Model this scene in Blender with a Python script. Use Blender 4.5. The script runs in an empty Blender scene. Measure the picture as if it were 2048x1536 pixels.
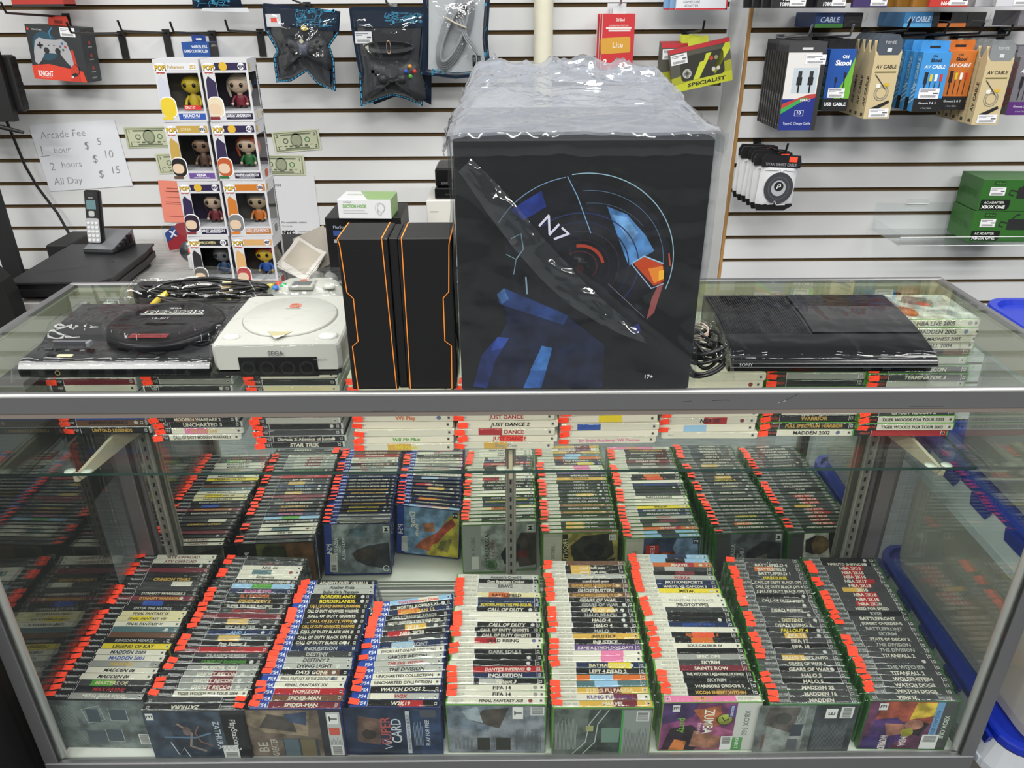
import bpy, math, random
from mathutils import Vector, Matrix, noise
SC = bpy.context.scene
COL = SC.collection
random.seed(11)
PI = math.pi
RND = random.Random(5)

# ------------------------------------------------------------------ materials
def lin(h):
    o = []
    for i in (0, 2, 4):
        c = int(h[i:i+2], 16) / 255
        o.append(c/12.92 if c <= .04045 else ((c+.055)/1.055)**2.4)
    return (*o, 1)
MATS = {}
def new_mat(name):
    m = bpy.data.materials.new(name); m.use_nodes = True
    nt = m.node_tree; nt.nodes.clear()
    out = nt.nodes.new('ShaderNodeOutputMaterial')
    return m, nt, out
def schlick(nt, f0, fmax=1.0):
    """angle-of-incidence reflectance of a thin sheet"""
    g = nt.nodes.new('ShaderNodeNewGeometry')
    d = nt.nodes.new('ShaderNodeVectorMath'); d.operation = 'DOT_PRODUCT'
    nt.links.new(g.outputs['Normal'], d.inputs[0]); nt.links.new(g.outputs['Incoming'], d.inputs[1])
    def mth(op, a, b=None):
        n = nt.nodes.new('ShaderNodeMath'); n.operation = op
        for k, x in enumerate((a, b)):
            if x is None: continue
            if isinstance(x, (int, float)): n.inputs[k].default_value = x
            else: nt.links.new(x, n.inputs[k])
        return n.outputs[0]
    a = mth('ABSOLUTE', d.outputs['Value'])
    b = mth('SUBTRACT', 1.0, a)
    c = mth('POWER', b, 5.0)
    e = mth('MULTIPLY', c, fmax - f0)
    return mth('ADD', e, f0)
def sheet(name, tint, f0, rough, fmax=1.0, milky=0.0, milk='e8ecf0', wrinkle=0.0, wscale=60):
    m, nt, out = new_mat(name)
    tr = nt.nodes.new('ShaderNodeBsdfTransparent'); tr.inputs[0].default_value = lin(tint)
    base = tr
    if milky:
        df = nt.nodes.new('ShaderNodeBsdfDiffuse'); df.inputs[0].default_value = lin(milk)
        tl = nt.nodes.new('ShaderNodeBsdfTranslucent'); tl.inputs[0].default_value = lin(milk)
        m1 = nt.nodes.new('ShaderNodeMixShader'); m1.inputs[0].default_value = .5
        nt.links.new(df.outputs[0], m1.inputs[1]); nt.links.new(tl.outputs[0], m1.inputs[2])
        m2 = nt.nodes.new('ShaderNodeMixShader'); m2.inputs[0].default_value = milky
        nt.links.new(tr.outputs[0], m2.inputs[1]); nt.links.new(m1.outputs[0], m2.inputs[2])
        base = m2
    gl = nt.nodes.new('ShaderNodeBsdfGlossy'); gl.inputs['Roughness'].default_value = rough
    if wrinkle:
        tc = nt.nodes.new('ShaderNodeTexCoord'); nz = nt.nodes.new('ShaderNodeTexNoise')
        nz.inputs['Scale'].default_value = wscale; nz.inputs['Detail'].default_value = 3
        bp = nt.nodes.new('ShaderNodeBump'); bp.inputs['Strength'].default_value = wrinkle; bp.inputs['Distance'].default_value = .004
        nt.links.new(tc.outputs['Object'], nz.inputs['Vector']); nt.links.new(nz.outputs['Fac'], bp.inputs['Height'])
        nt.links.new(bp.outputs['Normal'], gl.inputs['Normal'])
    mx = nt.nodes.new('ShaderNodeMixShader')
    nt.links.new(schlick(nt, f0, fmax), mx.inputs[0])
    nt.links.new(base.outputs[0], mx.inputs[1]); nt.links.new(gl.outputs[0], mx.inputs[2])
    nt.links.new(mx.outputs[0], out.inputs[0])
    return m
def principled(name, col, rough=.5, metal=0.0, var=0.0, vscale=20, stretch=None, bump=0.0, col2=None, coat=0.0, spec=.5):
    m, nt, out = new_mat(name)
    p = nt.nodes.new('ShaderNodeBsdfPrincipled')
    p.inputs['Base Color'].default_value = lin(col); p.inputs['Roughness'].default_value = rough
    p.inputs['Metallic'].default_value = metal; p.inputs['Coat Weight'].default_value = coat
    p.inputs['Specular IOR Level'].default_value = spec
    if var or bump or col2:
        tc = nt.nodes.new('ShaderNodeTexCoord'); mp = nt.nodes.new('ShaderNodeMapping')
        mp.inputs['Scale'].default_value = stretch or (1, 1, 1)
        nz = nt.nodes.new('ShaderNodeTexNoise'); nz.inputs['Scale'].default_value = vscale; nz.inputs['Detail'].default_value = 4
        nt.links.new(tc.outputs['Object'], mp.inputs[0]); nt.links.new(mp.outputs[0], nz.inputs['Vector'])
        if col2:
            r = nt.nodes.new('ShaderNodeValToRGB')
            r.color_ramp.elements[0].position = .38; r.color_ramp.elements[1].position = .62
            r.color_ramp.elements[0].color = lin(col); r.color_ramp.elements[1].color = lin(col2)
            nt.links.new(nz.outputs['Fac'], r.inputs[0]); nt.links.new(r.outputs[0], p.inputs['Base Color'])
        if var:
            mr = nt.nodes.new('ShaderNodeMapRange'); mr.inputs['To Min'].default_value = max(0.02, rough-var); mr.inputs['To Max'].default_value = rough+var
            nt.links.new(nz.outputs['Fac'], mr.inputs[0]); nt.links.new(mr.outputs[0], p.inputs['Roughness'])
        if bump:
            b = nt.nodes.new('ShaderNodeBump'); b.inputs['Strength'].default_value = bump; b.inputs['Distance'].default_value = .002
            nt.links.new(nz.outputs['Fac'], b.inputs['Height']); nt.links.new(b.outputs[0], p.inputs['Normal'])
    nt.links.new(p.outputs[0], out.inputs[0])
    return m
def special(n):
    if n == 'glass': return sheet('clear_glass', 'fcfefd', .02, .0)
    if n == 'topglass': return sheet('counter_glass', 'f8fcf8', .03, .005)
    if n == 'sideglass': return sheet('side_glass', 'f5f9f6', .11, .0)
    if n == 'glassedge': return principled('green_glass_edge', '1d3a33', .15, coat=.5)
    if n == 'sleeve': return sheet('clear_sleeve', 'fcfdfd', .07, .05, .8)
    if n == 'film': return sheet('window_film', 'f4f5f6', .05, .05)
    if n == 'poly': return sheet('poly_bag', 'f8fafb', .075, .09, .8, milky=.008, wrinkle=.8, wscale=13)
    if n == 'tuck': return sheet('tucked_poly', 'e4e8ea', .12, .09, .9, milky=.06, milk='9aa0a4', wrinkle=.6, wscale=30)
    if n == 'pouchfilm': return sheet('pouch_film', 'f6f8f9', .07, .05, .9, wrinkle=.7, wscale=24)
    if n == 'milky': return sheet('folded_poly', 'f2f4f7', .13, .07, .9, milky=.25, milk='dbe0ea', wrinkle=.8, wscale=26)
    if n == 'wrap': return sheet('shrink_wrap', 'fcfdfd', .026, .04, .45, wrinkle=.12, wscale=50)
    if n == 'frost': return sheet('frosted_plastic', 'dfe4e8', .06, .25, .7, milky=.9, milk='e6ecf2')
    if n == 'frostwall': return sheet('frosted_bin_wall', 'eceeed', .05, .2, .7, milky=.62, milk='eeeadf')
    if n == 'acrylic': return sheet('acrylic', 'fdfefe', .03, .02)
    if n == 'mirror':
        m, nt, out = new_mat('mirror_silver'); g = nt.nodes.new('ShaderNodeBsdfGlossy')
        g.inputs[0].default_value = lin('eef1ec'); g.inputs['Roughness'].default_value = 0.0
        nt.links.new(g.outputs[0], out.inputs[0]); return m
    if n == 'alu': return principled('brushed_aluminium', '79797b', .36, .6, var=.08, vscale=6, stretch=(.5, 40, 40))
    if n == 'alulight': return principled('satin_aluminium', 'c2c2c0', .33, .6, var=.05, vscale=30)
    if n == 'lip': return principled('shade_toned_lip', '626263', .6, .3, var=.05, vscale=30)  # aluminium lip with its dark reflection put into the colour
    if n == 'slat': return principled('white_melamine', 'd9dadb', .42, var=.06, vscale=2, spec=.3)
    if n == 'mdf': return principled('brown_board', '54401f', .8, bump=.2, vscale=60)
    if n == 'edgeband': return principled('raw_board_edge', 'a9804c', .7, bump=.2, vscale=80)
    if n == 'desk': return principled('grey_wood_laminate', 'a9a7a5', .45, vscale=6, stretch=(3, 40, 1), col2='c3c1be')
    if n == 'floor': return principled('grey_vinyl_plank', '55585a', .5, vscale=5, stretch=(2, 30, 1), col2='6d7072')
    if n == 'deck': return principled('white_deck_laminate', 'd4d6d0', .4, var=.05, vscale=10)
    if n == 'pipe': return principled('cream_paint', 'dcd8c4', .45, bump=.6, vscale=40)
    if n == 'leather': return principled('black_textured', '0b0b0c', .6, bump=.3, vscale=150)
def mat(n):
    """'hex', 'hex/rough', 'hex/rough/metal' or a special's name"""
    if n in MATS: return MATS[n]
    m = special(n)
    if n.startswith('matt:'):
        m = principled('textured_'+n[5:11], n[5:11], .34, spec=.22, bump=.05, vscale=300); MATS[n] = m; return m
    if n.startswith('print:'):
        h = n[6:].split('/')[0]; c = [int(h[i:i+2], 16) for i in (0, 2, 4)]
        lo = ''.join('%02x' % max(0, int(v*.74)) for v in c); hi = ''.join('%02x' % min(255, int(v*1.08+8)) for v in c)
        m = principled('printed_'+h, lo, .4, vscale=34, col2=hi)
        MATS[n] = m; return m
    if m is None:
        a = n.split('/')
        m = principled('colour_' + n.replace('/', '_'), a[0], float(a[1]) if len(a) > 1 else .5, float(a[2]) if len(a) > 2 else 0.0)
    MATS[n] = m
    return m

# ------------------------------------------------------------------ text
_T = {}
def glyphs(s, bold=0.0):
    k = (s, bold)
    if k in _T: return _T[k]
    c = bpy.data.curves.new('lettering', 'FONT'); c.body = s; c.size = 1; c.resolution_u = 2; c.offset = bold
    o = bpy.data.objects.new('lettering', c); COL.objects.link(o)
    bpy.context.view_layer.update()
    dg = bpy.context.evaluated_depsgraph_get()
    me = bpy.data.meshes.new_from_object(o.evaluated_get(dg))
    vs = [(v.co.x, v.co.y) for v in me.vertices]; fs = [tuple(p.vertices) for p in me.polygons]
    # keep the faces looking along +z
    ff = []
    for p in me.polygons:
        f = tuple(p.vertices); ff.append(f if p.normal.z >= 0 else f[::-1])
    COL.objects.unlink(o); bpy.data.objects.remove(o); bpy.data.curves.remove(c); bpy.data.meshes.remove(me)
    x0 = min((v[0] for v in vs), default=0); x1 = max((v[0] for v in vs), default=1)
    _T[k] = (vs, ff, x0, x1)
    return _T[k]
CAP = .729

# ------------------------------------------------------------------ mesh builder
def T(x=0, y=0, z=0): return Matrix.Translation((x, y, z))
def RX(a): return Matrix.Rotation(math.radians(a), 4, 'X')
def RY(a): return Matrix.Rotation(math.radians(a), 4, 'Y')
def RZ(a): return Matrix.Rotation(math.radians(a), 4, 'Z')
def S(x, y, z): return Matrix.Diagonal((x, y, z, 1))
FRONT = Matrix(((1, 0, 0, 0), (0, 0, -1, 0), (0, 1, 0, 0), (0, 0, 0, 1)))   # xy of a drawing -> xz facing -y
class MB:
    def __init__(s): s.v = []; s.f = []; s.mi = []; s.sm = []; s.mats = []
    def add(s, vs, fs, m, M=None, smooth=False):
        if m not in s.mats: s.mats.append(m)
        k = s.mats.index(m); b = len(s.v)
        if M is None: s.v.extend(tuple(v) if len(v) == 3 else (v[0], v[1], 0) for v in vs)
        else: s.v.extend(tuple(M @ Vector(v if len(v) == 3 else (v[0], v[1], 0))) for v in vs)
        for f in fs: s.f.append(tuple(i+b for i in f)); s.mi.append(k); s.sm.append(smooth)
        return s
    def box(s, x0, x1, y0, y1, z0, z1, m, M=None):
        vs = [(x, y, z) for z in (z0, z1) for y in (y0, y1) for x in (x0, x1)]
        return s.add(vs, [(0, 2, 3, 1), (4, 5, 7, 6), (0, 1, 5, 4), (1, 3, 7, 5), (3, 2, 6, 7), (2, 0, 4, 6)], m, M)
    def cbox(s, x0, x1, y0, y1, z0, z1, m, c=.002, M=None, c2=None):
        """box with chamfered edges: rounded outline in xy, chamfer on top and bottom"""
        P = s.rrect(x0, x1, y0, y1, c2 or c, 2)
        n = len(P)
        cx, cy = (x0+x1)/2, (y0+y1)/2
        def ins(p, d):
            return (p[0]+(d if p[0] < cx else -d), p[1]+(d if p[1] < cy else -d))
        vs = [(*ins(p, c), z0) for p in P]+[(*p, z0+c) for p in P]+[(*p, z1-c) for p in P]+[(*ins(p, c), z1) for p in P]
        fs = [tuple(range(n))[::-1], tuple(range(3*n, 4*n))]
        for k in range(3):
            for i in range(n):
                j = (i+1) % n
                fs.append((k*n+i, k*n+j, (k+1)*n+j, (k+1)*n+i))
        return s.add(vs, fs, m, M)
    @staticmethod
    def rrect(x0, x1, y0, y1, r, n=4):
        o = []
        for cx, cy, a in ((x1-r, y1-r, 0), (x0+r, y1-r, 90), (x0+r, y0+r, 180), (x1-r, y0+r, 270)):
            for k in range(n+1):
                t = math.radians(a+90*k/n); o.append((cx+r*math.cos(t), cy+r*math.sin(t)))
        return o
    def prism(s, poly, z0, z1, m, M=None, m_side=None, smooth=False):
        n = len(poly)
        ar = sum(poly[i][0]*poly[(i+1) % n][1]-poly[(i+1) % n][0]*poly[i][1] for i in range(n))
        if ar < 0: poly = poly[::-1]
        vs = [(p[0], p[1], z0) for p in poly]+[(p[0], p[1], z1) for p in poly]
        s.add(vs, [tuple(range(n))[::-1], tuple(range(n, 2*n))], m, M)
        return s.add(vs, [(i, (i+1) % n, n+(i+1) % n, n+i) for i in range(n)], m_side or m, M, smooth)
    def poly(s, pts, m, M=None, z=0.0):
        n = len(pts)
        if len(pts[0]) == 2:
            ar = sum(pts[i][0]*pts[(i+1) % n][1]-pts[(i+1) % n][0]*pts[i][1] for i in range(n))
            if ar < 0: pts = pts[::-1]
            pts = [(p[0], p[1], z) for p in pts]
        return s.add(pts, [tuple(range(n))], m, M)
    def rect(s, x0, y0, x1, y1, m, M=None, z=0.0):
        return s.add([(x0, y0, z), (x1, y0, z), (x1, y1, z), (x0, y1, z)], [(0, 1, 2, 3)], m, M)
    def disc(s, cx, cy, r, m, M=None, z=0.0, n=24, ry=None):
        return s.poly([(cx+r*math.cos(2*PI*i/n), cy+(ry or r)*math.sin(2*PI*i/n)) for i in range(n)], m, M, z)
    def ring(s, cx, cy, r0, r1, m, M=None, z=0.0, n=36, a0=0, a1=360, ry=1.0):
        full = abs(a1-a0) >= 360
        vs = []; fs = []
        k = n+1
        for i in range(k):
            t = math.radians(a0+(a1-a0)*i/n)
            for r in (r0, r1): vs.append((cx+r*math.cos(t), cy+r*ry*math.sin(t), z))
        for i in range(n): fs.append((2*i, 2*i+1, 2*i+3, 2*i+2))
        return s.add(vs, fs, m, M)
    def stroke(s, pts, w, m, M=None, z=0.0, closed=False):
        n = len(pts); vs = []
        for i in range(n):
            a = Vector(pts[i-1] if (i or closed) else pts[i]); b = Vector(pts[(i+1) % n] if (i < n-1 or closed) else pts[i])
            d = (b-a); d = d.normalized() if d.length else Vector((1, 0))
            p = Vector((-d.y, d.x))*w/2; c = Vector(pts[i])
            vs += [(c.x-p.x, c.y-p.y, z), (c.x+p.x, c.y+p.y, z)]
        fs = [(2*i, 2*((i+1) % n), 2*((i+1) % n)+1, 2*i+1) for i in range(n if closed else n-1)]
        return s.add(vs, fs, m, M)
    def text(s, t, m, M=None, h=.01, at=(0, 0), w=None, z=.0002, bold=.0, shear=0.0, align='c', fit=False, rot=0):
        vs, fs, x0, x1 = glyphs(t, bold)
        k = h/CAP; sx = k
        W = (x1-x0)*k
        if w and (W > w or fit): sx = k*w/W; W = w
        ox = {'c': -W/2, 'l': 0, 'r': -W}[align]
        Q = (M or Matrix()) @ T(at[0], at[1], z) @ RZ(rot)
        return s.add([(ox+(v[0]-x0)*sx+shear*v[1]*k, v[1]*k-h/2, 0) for v in vs], fs, m, Q)
    def tube(s, pts, r, m, n=8, M=None, caps=True, closed=False, r_end=None):
        P = [Vector(p) for p in pts]; N = len(P); vs = []; fs = []
        up = Vector((0, 0, 1)); prev = None
        for i in range(N):
            a = P[i-1] if (i or closed) else P[i]; b = P[(i+1) % N] if (i < N-1 or closed) else P[i]
            d = (b-a).normalized()
            if prev is None:
                q = d.cross(up)
                if q.length < .1: q = d.cross(Vector((1, 0, 0)))
            else:
                q = prev-d*prev.dot(d)
            q.normalize(); prev = q; w = d.cross(q)
            rr = r if r_end is None else r+(r_end-r)*i/(N-1)
            for k in range(n):
                t = 2*PI*k/n; vs.append(tuple(P[i]+q*rr*math.cos(t)+w*rr*math.sin(t)))
        for i in range(N if closed else N-1):
            j = (i+1) % N
            for k in range(n): fs.append((i*n+k, i*n+(k+1) % n, j*n+(k+1) % n, j*n+k))
        s.add(vs, fs, m, M, True)
        if caps and not closed:
            s.add(vs[:n], [tuple(range(n))[::-1]], m, M); s.add(vs[-n:], [tuple(range(n))], m, M)
        return s
    def lathe(s, prof, m, n=24, M=None, smooth=True):
        vs = []; fs = []; k = len(prof)
        for i in range(n):
            t = 2*PI*i/n
            for r, z in prof: vs.append((r*math.cos(t), r*math.sin(t), z))
        for i in range(n):
            j = (i+1) % n
            for q in range(k-1): fs.append((i*k+q, j*k+q, j*k+q+1, i*k+q+1))
        return s.add(vs, fs, m, M, smooth)
    def sphere(s, c, r, m, n=14, M=None, z0=-1, z1=1):
        """ellipsoid with radii r; z0..z1 cuts it"""
        prof = []
        for i in range(n+1):
            zz = z0+(z1-z0)*(1-math.cos(PI*i/n))/2
            prof.append((max(0.0001, math.sqrt(max(0, 1-zz*zz))), zz))
        Q = (M or Matrix()) @ T(*c) @ S(*r)
        return s.lathe(prof, m, n*2, Q)
    def pillow(s, poly, depth, m, M=None, rings=5, back=True, wr=0.0, seed=0, flat=.0):
        """outline inflated along +z"""
        n0 = len(poly)
        ar = sum(poly[i][0]*poly[(i+1) % n0][1]-poly[(i+1) % n0][0]*poly[i][1] for i in range(n0))
        if ar < 0: poly = poly[::-1]
        pts = []
        for i in range(n0):
            a, b = poly[i], poly[(i+1) % n0]
            for k in range(4): pts.append((a[0]+(b[0]-a[0])*k/4, a[1]+(b[1]-a[1])*k/4))
        n = len(pts); cx = sum(p[0] for p in pts)/n; cy = sum(p[1] for p in pts)/n
        vs = []; fs = []
        for r in range(rings+1):
            q = 1-r/(rings+.6)
            zz = depth*math.sqrt(max(0, 1-q**2.4)) if r else flat
            for p in pts:
                x, y = cx+(p[0]-cx)*q, cy+(p[1]-cy)*q
                w = 0
                if wr and r: w = wr*(1-abs(noise.noise(Vector((x*28+seed, y*28, seed*3.1))))*2.4)
                vs.append((x, y, zz+w))
        for r in range(rings):
            for i in range(n):
                j = (i+1) % n; fs.append((r*n+i, r*n+j, (r+1)*n+j, (r+1)*n+i))
        fs.append(tuple(range(rings*n, rings*n+n)))
        s.add(vs, fs, m, M, True)
        if back: s.add(vs[:n], [tuple(range(n))[::-1]], m, M)
        return s
    def grid(s, nx, ny, fn, m, M=None, smooth=True):
        vs = [fn(i/nx, j/ny) for j in range(ny+1) for i in range(nx+1)]
        fs = [(j*(nx+1)+i, j*(nx+1)+i+1, (j+1)*(nx+1)+i+1, (j+1)*(nx+1)+i) for j in range(ny) for i in range(nx)]
        return s.add(vs, fs, m, M, smooth)
    def mesh(s, name):
        me = bpy.data.meshes.new(name)
        me.from_pydata(s.v, [], s.f)
        for m in s.mats: me.materials.append(mat(m))
        me.polygons.foreach_set('material_index', s.mi); me.polygons.foreach_set('use_smooth', s.sm)
        me.update(); return me
    def build(s, name, parent=None, M=None):
        return link(name, s.mesh(name), parent, M)
def link(name, me, parent=None, M=None):
    o = bpy.data.objects.new(name, me); COL.objects.link(o)
    if M is not None: o.matrix_local = M
    if parent is not None: o.parent = parent
    return o
def tag(o, label, cat, group=None):
    o['label'] = label; o['category'] = cat
    if group: o['group'] = group
    return o
def thing(name, label, cat, loc=(0, 0, 0), M=None, group=None):
    o = bpy.data.objects.new(name, None); COL.objects.link(o); o.empty_display_size = .02
    o.matrix_local = M if M is not None else T(*loc)
    return tag(o, label, cat, group)
def struct(name, mb, M=None):
    o = mb.build(name, None, M); o['kind'] = 'structure'; return o
def copy_tree(o, M, label=None):
    c = o.copy(); COL.objects.link(c); c.matrix_local = M
    if label: c['label'] = label
    for ch in o.children:
        d = ch.copy(); COL.objects.link(d); d.parent = c
        for g in ch.children:
            e = g.copy(); COL.objects.link(e); e.parent = d
    return c
def fbm(x, y, z=0.0): return noise.noise(Vector((x, y, z)))
def ridge(x, y, z=0.0): return 1-min(1, abs(noise.noise(Vector((x, y, z))))*2.6)
ORD = ('first second third fourth fifth sixth seventh eighth ninth tenth eleventh twelfth thirteenth fourteenth fifteenth sixteenth '
       'seventeenth eighteenth nineteenth twentieth twenty-first twenty-second twenty-third twenty-fourth twenty-fifth twenty-sixth '
       'twenty-seventh twenty-eighth twenty-ninth thirtieth thirty-first thirty-second').split()
# ------------------------------------------------------------------ setting
YB, YR, XR = 1.64, 1.43, .697          # back wall, nearer wall bay, its return
def slats(x0, x1, y, zref, pitch):
    """grooved panel: planks with dark slots, T-slot lips inside"""
    b = MB(); b.box(x0, x1, y+.011, y+.02, 0, 2.75, 'mdf')
    k0 = int(math.floor((zref-0)/pitch)); z = zref-k0*pitch
    zs = [zref+pitch*k for k in range(-k0, 18)]
    edges = [0]+zs+[2.75]
    for i in range(len(edges)-1):
        lo = edges[i]+(.0066 if i else 0); hi = edges[i+1]-(.0066 if i < len(edges)-2 else 0)
        b.box(x0, x1, y, y+.011, lo, hi, 'slat')
    return b
b = slats(-3.19, .145, YB, 1.4663, .0764); struct('wall_back', b)
b = slats(.1465, XR-.004, YB, 1.4663, .0764); struct('wall_back.001', b)
b = slats(XR+.008, 2.6, YR, 1.3985, .0761)
b.box(XR, XR+.0078, YR-.001, YR+.012, 0, 2.75, 'edgeband')
struct('wall_right', b)
b = MB(); b.box(XR-.002, XR+.01, YR+.0125, YB-.001, 0, 2.75, 'slat'); struct('wall_return', b)
b = MB(); b.box(-3.2, 3.4, -4.2, 1.75, -.04, 0, 'floor'); struct('floor', b)
b = MB(); b.box(-3.2, 3.4, -4.2, 1.75, 2.9, 2.94, 'f0f0ee/.8'); struct('ceiling', b)
b = MB(); b.box(-3.24, -3.2, -4.2, 1.75, 0, 2.9, 'cfcfcc/.7'); struct('wall_left', b)
b = MB(); b.box(-3.2, 3.4, -4.24, -4.2, 0, 2.9, '48484a/.7'); struct('wall_front', b)
# painted pipe
b = MB(); b.lathe([(.029, 0), (.029, 1.0), (.0295, 1.4), (.029, 1.9), (.029, 2.9)], 'pipe', 24)
t = b.build('pipe', None, T(.114, 1.585, 0)); tag(t, 'cream painted vertical pipe running up the white slatted wall', 'pipe')

# ------------------------------------------------------------------ display case
HT = .965; W2 = .889; DP = .508; ZD = .157; YM = .488
case = thing('display_case', 'long aluminium framed glass shop counter full of game cases', 'display case', (0, 0, 0))
def part(b, n, par=case, lab=None):
    o = b.build(n, par)
    if lab: o['label'] = lab
    return o
b = MB()   # top frame: four profiles with a soft upper lip
b.cbox(-W2, W2, .0005, .012, .9335, HT-.0003, 'lip', .002); b.box(-W2+.001, W2-.001, 0, .0006, .9345, HT-.005, 'alu'); b.tube([(-W2, .0032, HT-.0032), (W2, .0032, HT-.0032)], .0034, 'alulight', 12); b.box(-W2, W2, .002, .014, .9255, .934, '8a8078/.45/.4')  # pale bead drawn as the edge highlight, lamp glow tinted into the underside
FQ = T(0, -.0001, 0) @ FRONT
for p_, w_, c_ in (([(.255, .9475), (.268, .9487)], .0009, '3f3f40'), ([(.298, .9490), (.318, .9500), (.324, .9492)], .0010, '353536'), ([(.398, .9455), (.410, .9515), (.424, .9600)], .0009, '323233'), ([(.396, .9450), (.406, .9480)], .0008, 'b8b8ba'), ([(-.20, .9352), (-.165, .9353)], .0010, '2e2e2f'), ([(.59, .9372), (.64, .9374)], .0009, '3c3c3d')): b.stroke(p_, w_, c_, FQ)
b.cbox(-W2, W2, DP-.014, DP, .9335, HT, 'alu', .002)
for s in (-1, 1): b.cbox(*sorted((s*W2, s*(W2-.014))), .012, DP-.014, .9335, HT, 'alu', .002)
b.box(-W2+.014, W2-.014, DP-.034, DP-.0142, .905, .957, '8b8a78/.5/.2')   # rear inner track housing
for s in (-1, 1): b.box(*sorted((s*(W2-.0142), s*(W2-.02))), .014, DP-.036, .90, .957, '7f7f72/.5/.2')
part(b, 'top_frame')
b = MB(); b.box(-W2+.06, W2-.06, .0142, .026, .938, .952, 'd8d8d4/.4/.3'); part(b, 'lamp_housing', lab='slim lamp housing behind the front rail')
b = MB(); b.cbox(-W2, W2, -.0005, .012, .135, .1756, 'alu', .002); b.box(-W2+.02, W2-.02, .012, .024, ZD-.004, ZD+.006, '9a9b99/.4/.5')
for s in (-1, 1): b.cbox(*sorted((s*W2, s*(W2-.014))), .012, DP, .135, .1756, 'alu', .002)
part(b, 'bottom_frame')
for s in (-1, 1):
    b = MB(); b.cbox(*sorted((s*W2, s*(W2-.026))), .0005, .012, .1757, .9334, 'alu', .0015)
    b.box(*sorted((s*W2, s*(W2-.012))), .0121, .028, .1757, .9334, 'alu')
    b.tube([(s*(W2-.0265), .019, .1757), (s*(W2-.0265), .019, .9334)], .0085, 'alulight', 14)
    b.box(*sorted((s*(W2-.026), s*(W2-.029))), .004, .007, .1757, .9334, '2a2c2b/.5')
    part(b, 'front_post')
    b = MB(); b.cbox(*sorted((s*W2, s*(W2-.04))), .470, DP-.001, .1757, .9334, '8d888c/.4/.6', .0015)
    b.box(*sorted((s*(W2-.0401), s*(W2-.046))), .474, .48, .1757, .9334, '35322f/.5')
    b.box(*sorted((s*(W2-.0402), s*(W2-.052))), .482, .5, .1757, .9334, '8d888c/.4/.6')
    part(b, 'rear_post')
b = MB(); b.box(-W2+.015, W2-.015, .025, DP-.005, .136, ZD, 'deck'); part(b, 'deck')
b = MB()
for y in (.456, .466, .476): b.box(-W2+.046, W2-.046, y, y+.003, ZD+.0002, ZD+.011, 'c0c2bd/.35/.6')
b.box(-W2+.046, W2-.046, .455, .4865, ZD, ZD+.0035, 'a8aaa5/.35/.6'); part(b, 'door_track')
b = MB(); b.box(-W2+.01, W2-.01, .0122, .0128+DP-.03, .9575, .9635, 'topglass'); part(b, 'glass_top', lab='clear counter top pane')
b = MB(); b.box(-W2+.03, W2-.03, .004, .008, .176, .933, 'glass'); part(b, 'front_glass')
for s in (-1, 1):
    b = MB(); b.box(*sorted((s*(W2-.004), s*(W2-.009))), .0285, .4695, .176, .933, 'sideglass'); part(b, 'side_glass')
for x0, x1, dy in ((-W2+.053, .012, 0), (-.0, W2-.053, .004)):
    b = MB(); b.rect(x0, ZD+.012, x1, .904, 'mirror', T(0, YM+dy, 0) @ FRONT)
    b.box(x0, x1, YM+dy+.0004, YM+dy+.0035, ZD+.012, .904, '6e6a60/.7')
    part(b, 'mirror_door', lab='mirrored sliding rear door')
b = MB(); b.box(-W2+.03, W2-.03, .03, DP-.02, .0, .134, '1a1a1b/.5'); part(b, 'plinth')
for x in (-.8035, .004, .809):
    b = MB(); b.box(x-.009, x+.009, .466, .478, ZD+.012, .904, '8f8f88/.4/.5')
    b.tube([(x-.009, .466, ZD+.012), (x-.009, .466, .904)], .003, '9b9b93/.4/.5', 8); b.tube([(x+.009, .466, ZD+.012), (x+.009, .466, .904)], .003, '9b9b93/.4/.5', 8)
    z = ZD+.03
    while z < .9:
        b.box(x-.0022, x+.0022, .4652, .4659, z, z+.011, '141413/.6'); z += .0235
    part(b, 'slotted_upright')
for x in (-.8035, .004, .809):
    b = MB(); y1, y0 = .464, .217
    prof = [(y1, .688), (y1, .632), (y1-.03, .640), (y0+.03, .668), (y0-.006, .676), (y0-.008, .688)]
    M = T(x-.0035, 0, 0) @ Matrix(((0, 0, 1, 0), (1, 0, 0, 0), (0, 1, 0, 0), (0, 0, 0, 1)))
    b.prism(prof, 0, .007, 'b3ab96/.5', M)
    for dx, yy in ((-.017, .226), (.014, .226)): b.lathe([(.0001, .6905), (.010, .6905), (.010, .6888), (.004, .6862), (.0001, .6862)], 'cfd3cb/.3', 16, T(x+dx, yy, 0))
    b.box(x-.02, x+.018, .2235, .2285, .684, .6862, 'e6e6e0/.3')
    part(b, 'shelf_bracket')
for x, s in ((-.80, 1), (.77, 1), (.80, 1)):       # small nickel catches below the rear rail
    b = MB(); b.box(x-.022, x+.022, .468, .473, .938, .944, 'd8d8d4/.3/.8'); b.cbox(x-.012, x+.012, .455, .473, .912, .937, 'bfc0ba/.3/.7', .003)
    b.disc(x, .928, .006, 'efefec/.2/.8', T(0, .4545, 0) @ FRONT, n=12); part(b, 'catch')
b = MB(); vs = [(x, y, z) for z in (.6912, .697) for y in (.207, .462) for x in (-.868, .868)]
b.add(vs, [(0, 2, 3, 1), (4, 5, 7, 6)], 'glass'); b.add(vs, [(0, 1, 5, 4), (1, 3, 7, 5), (3, 2, 6, 7), (2, 0, 4, 6)], 'glassedge')
tag(b.build('glass_shelf'), 'clear glass shelf with green edge inside the counter on slim brackets', 'shelf')
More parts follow.
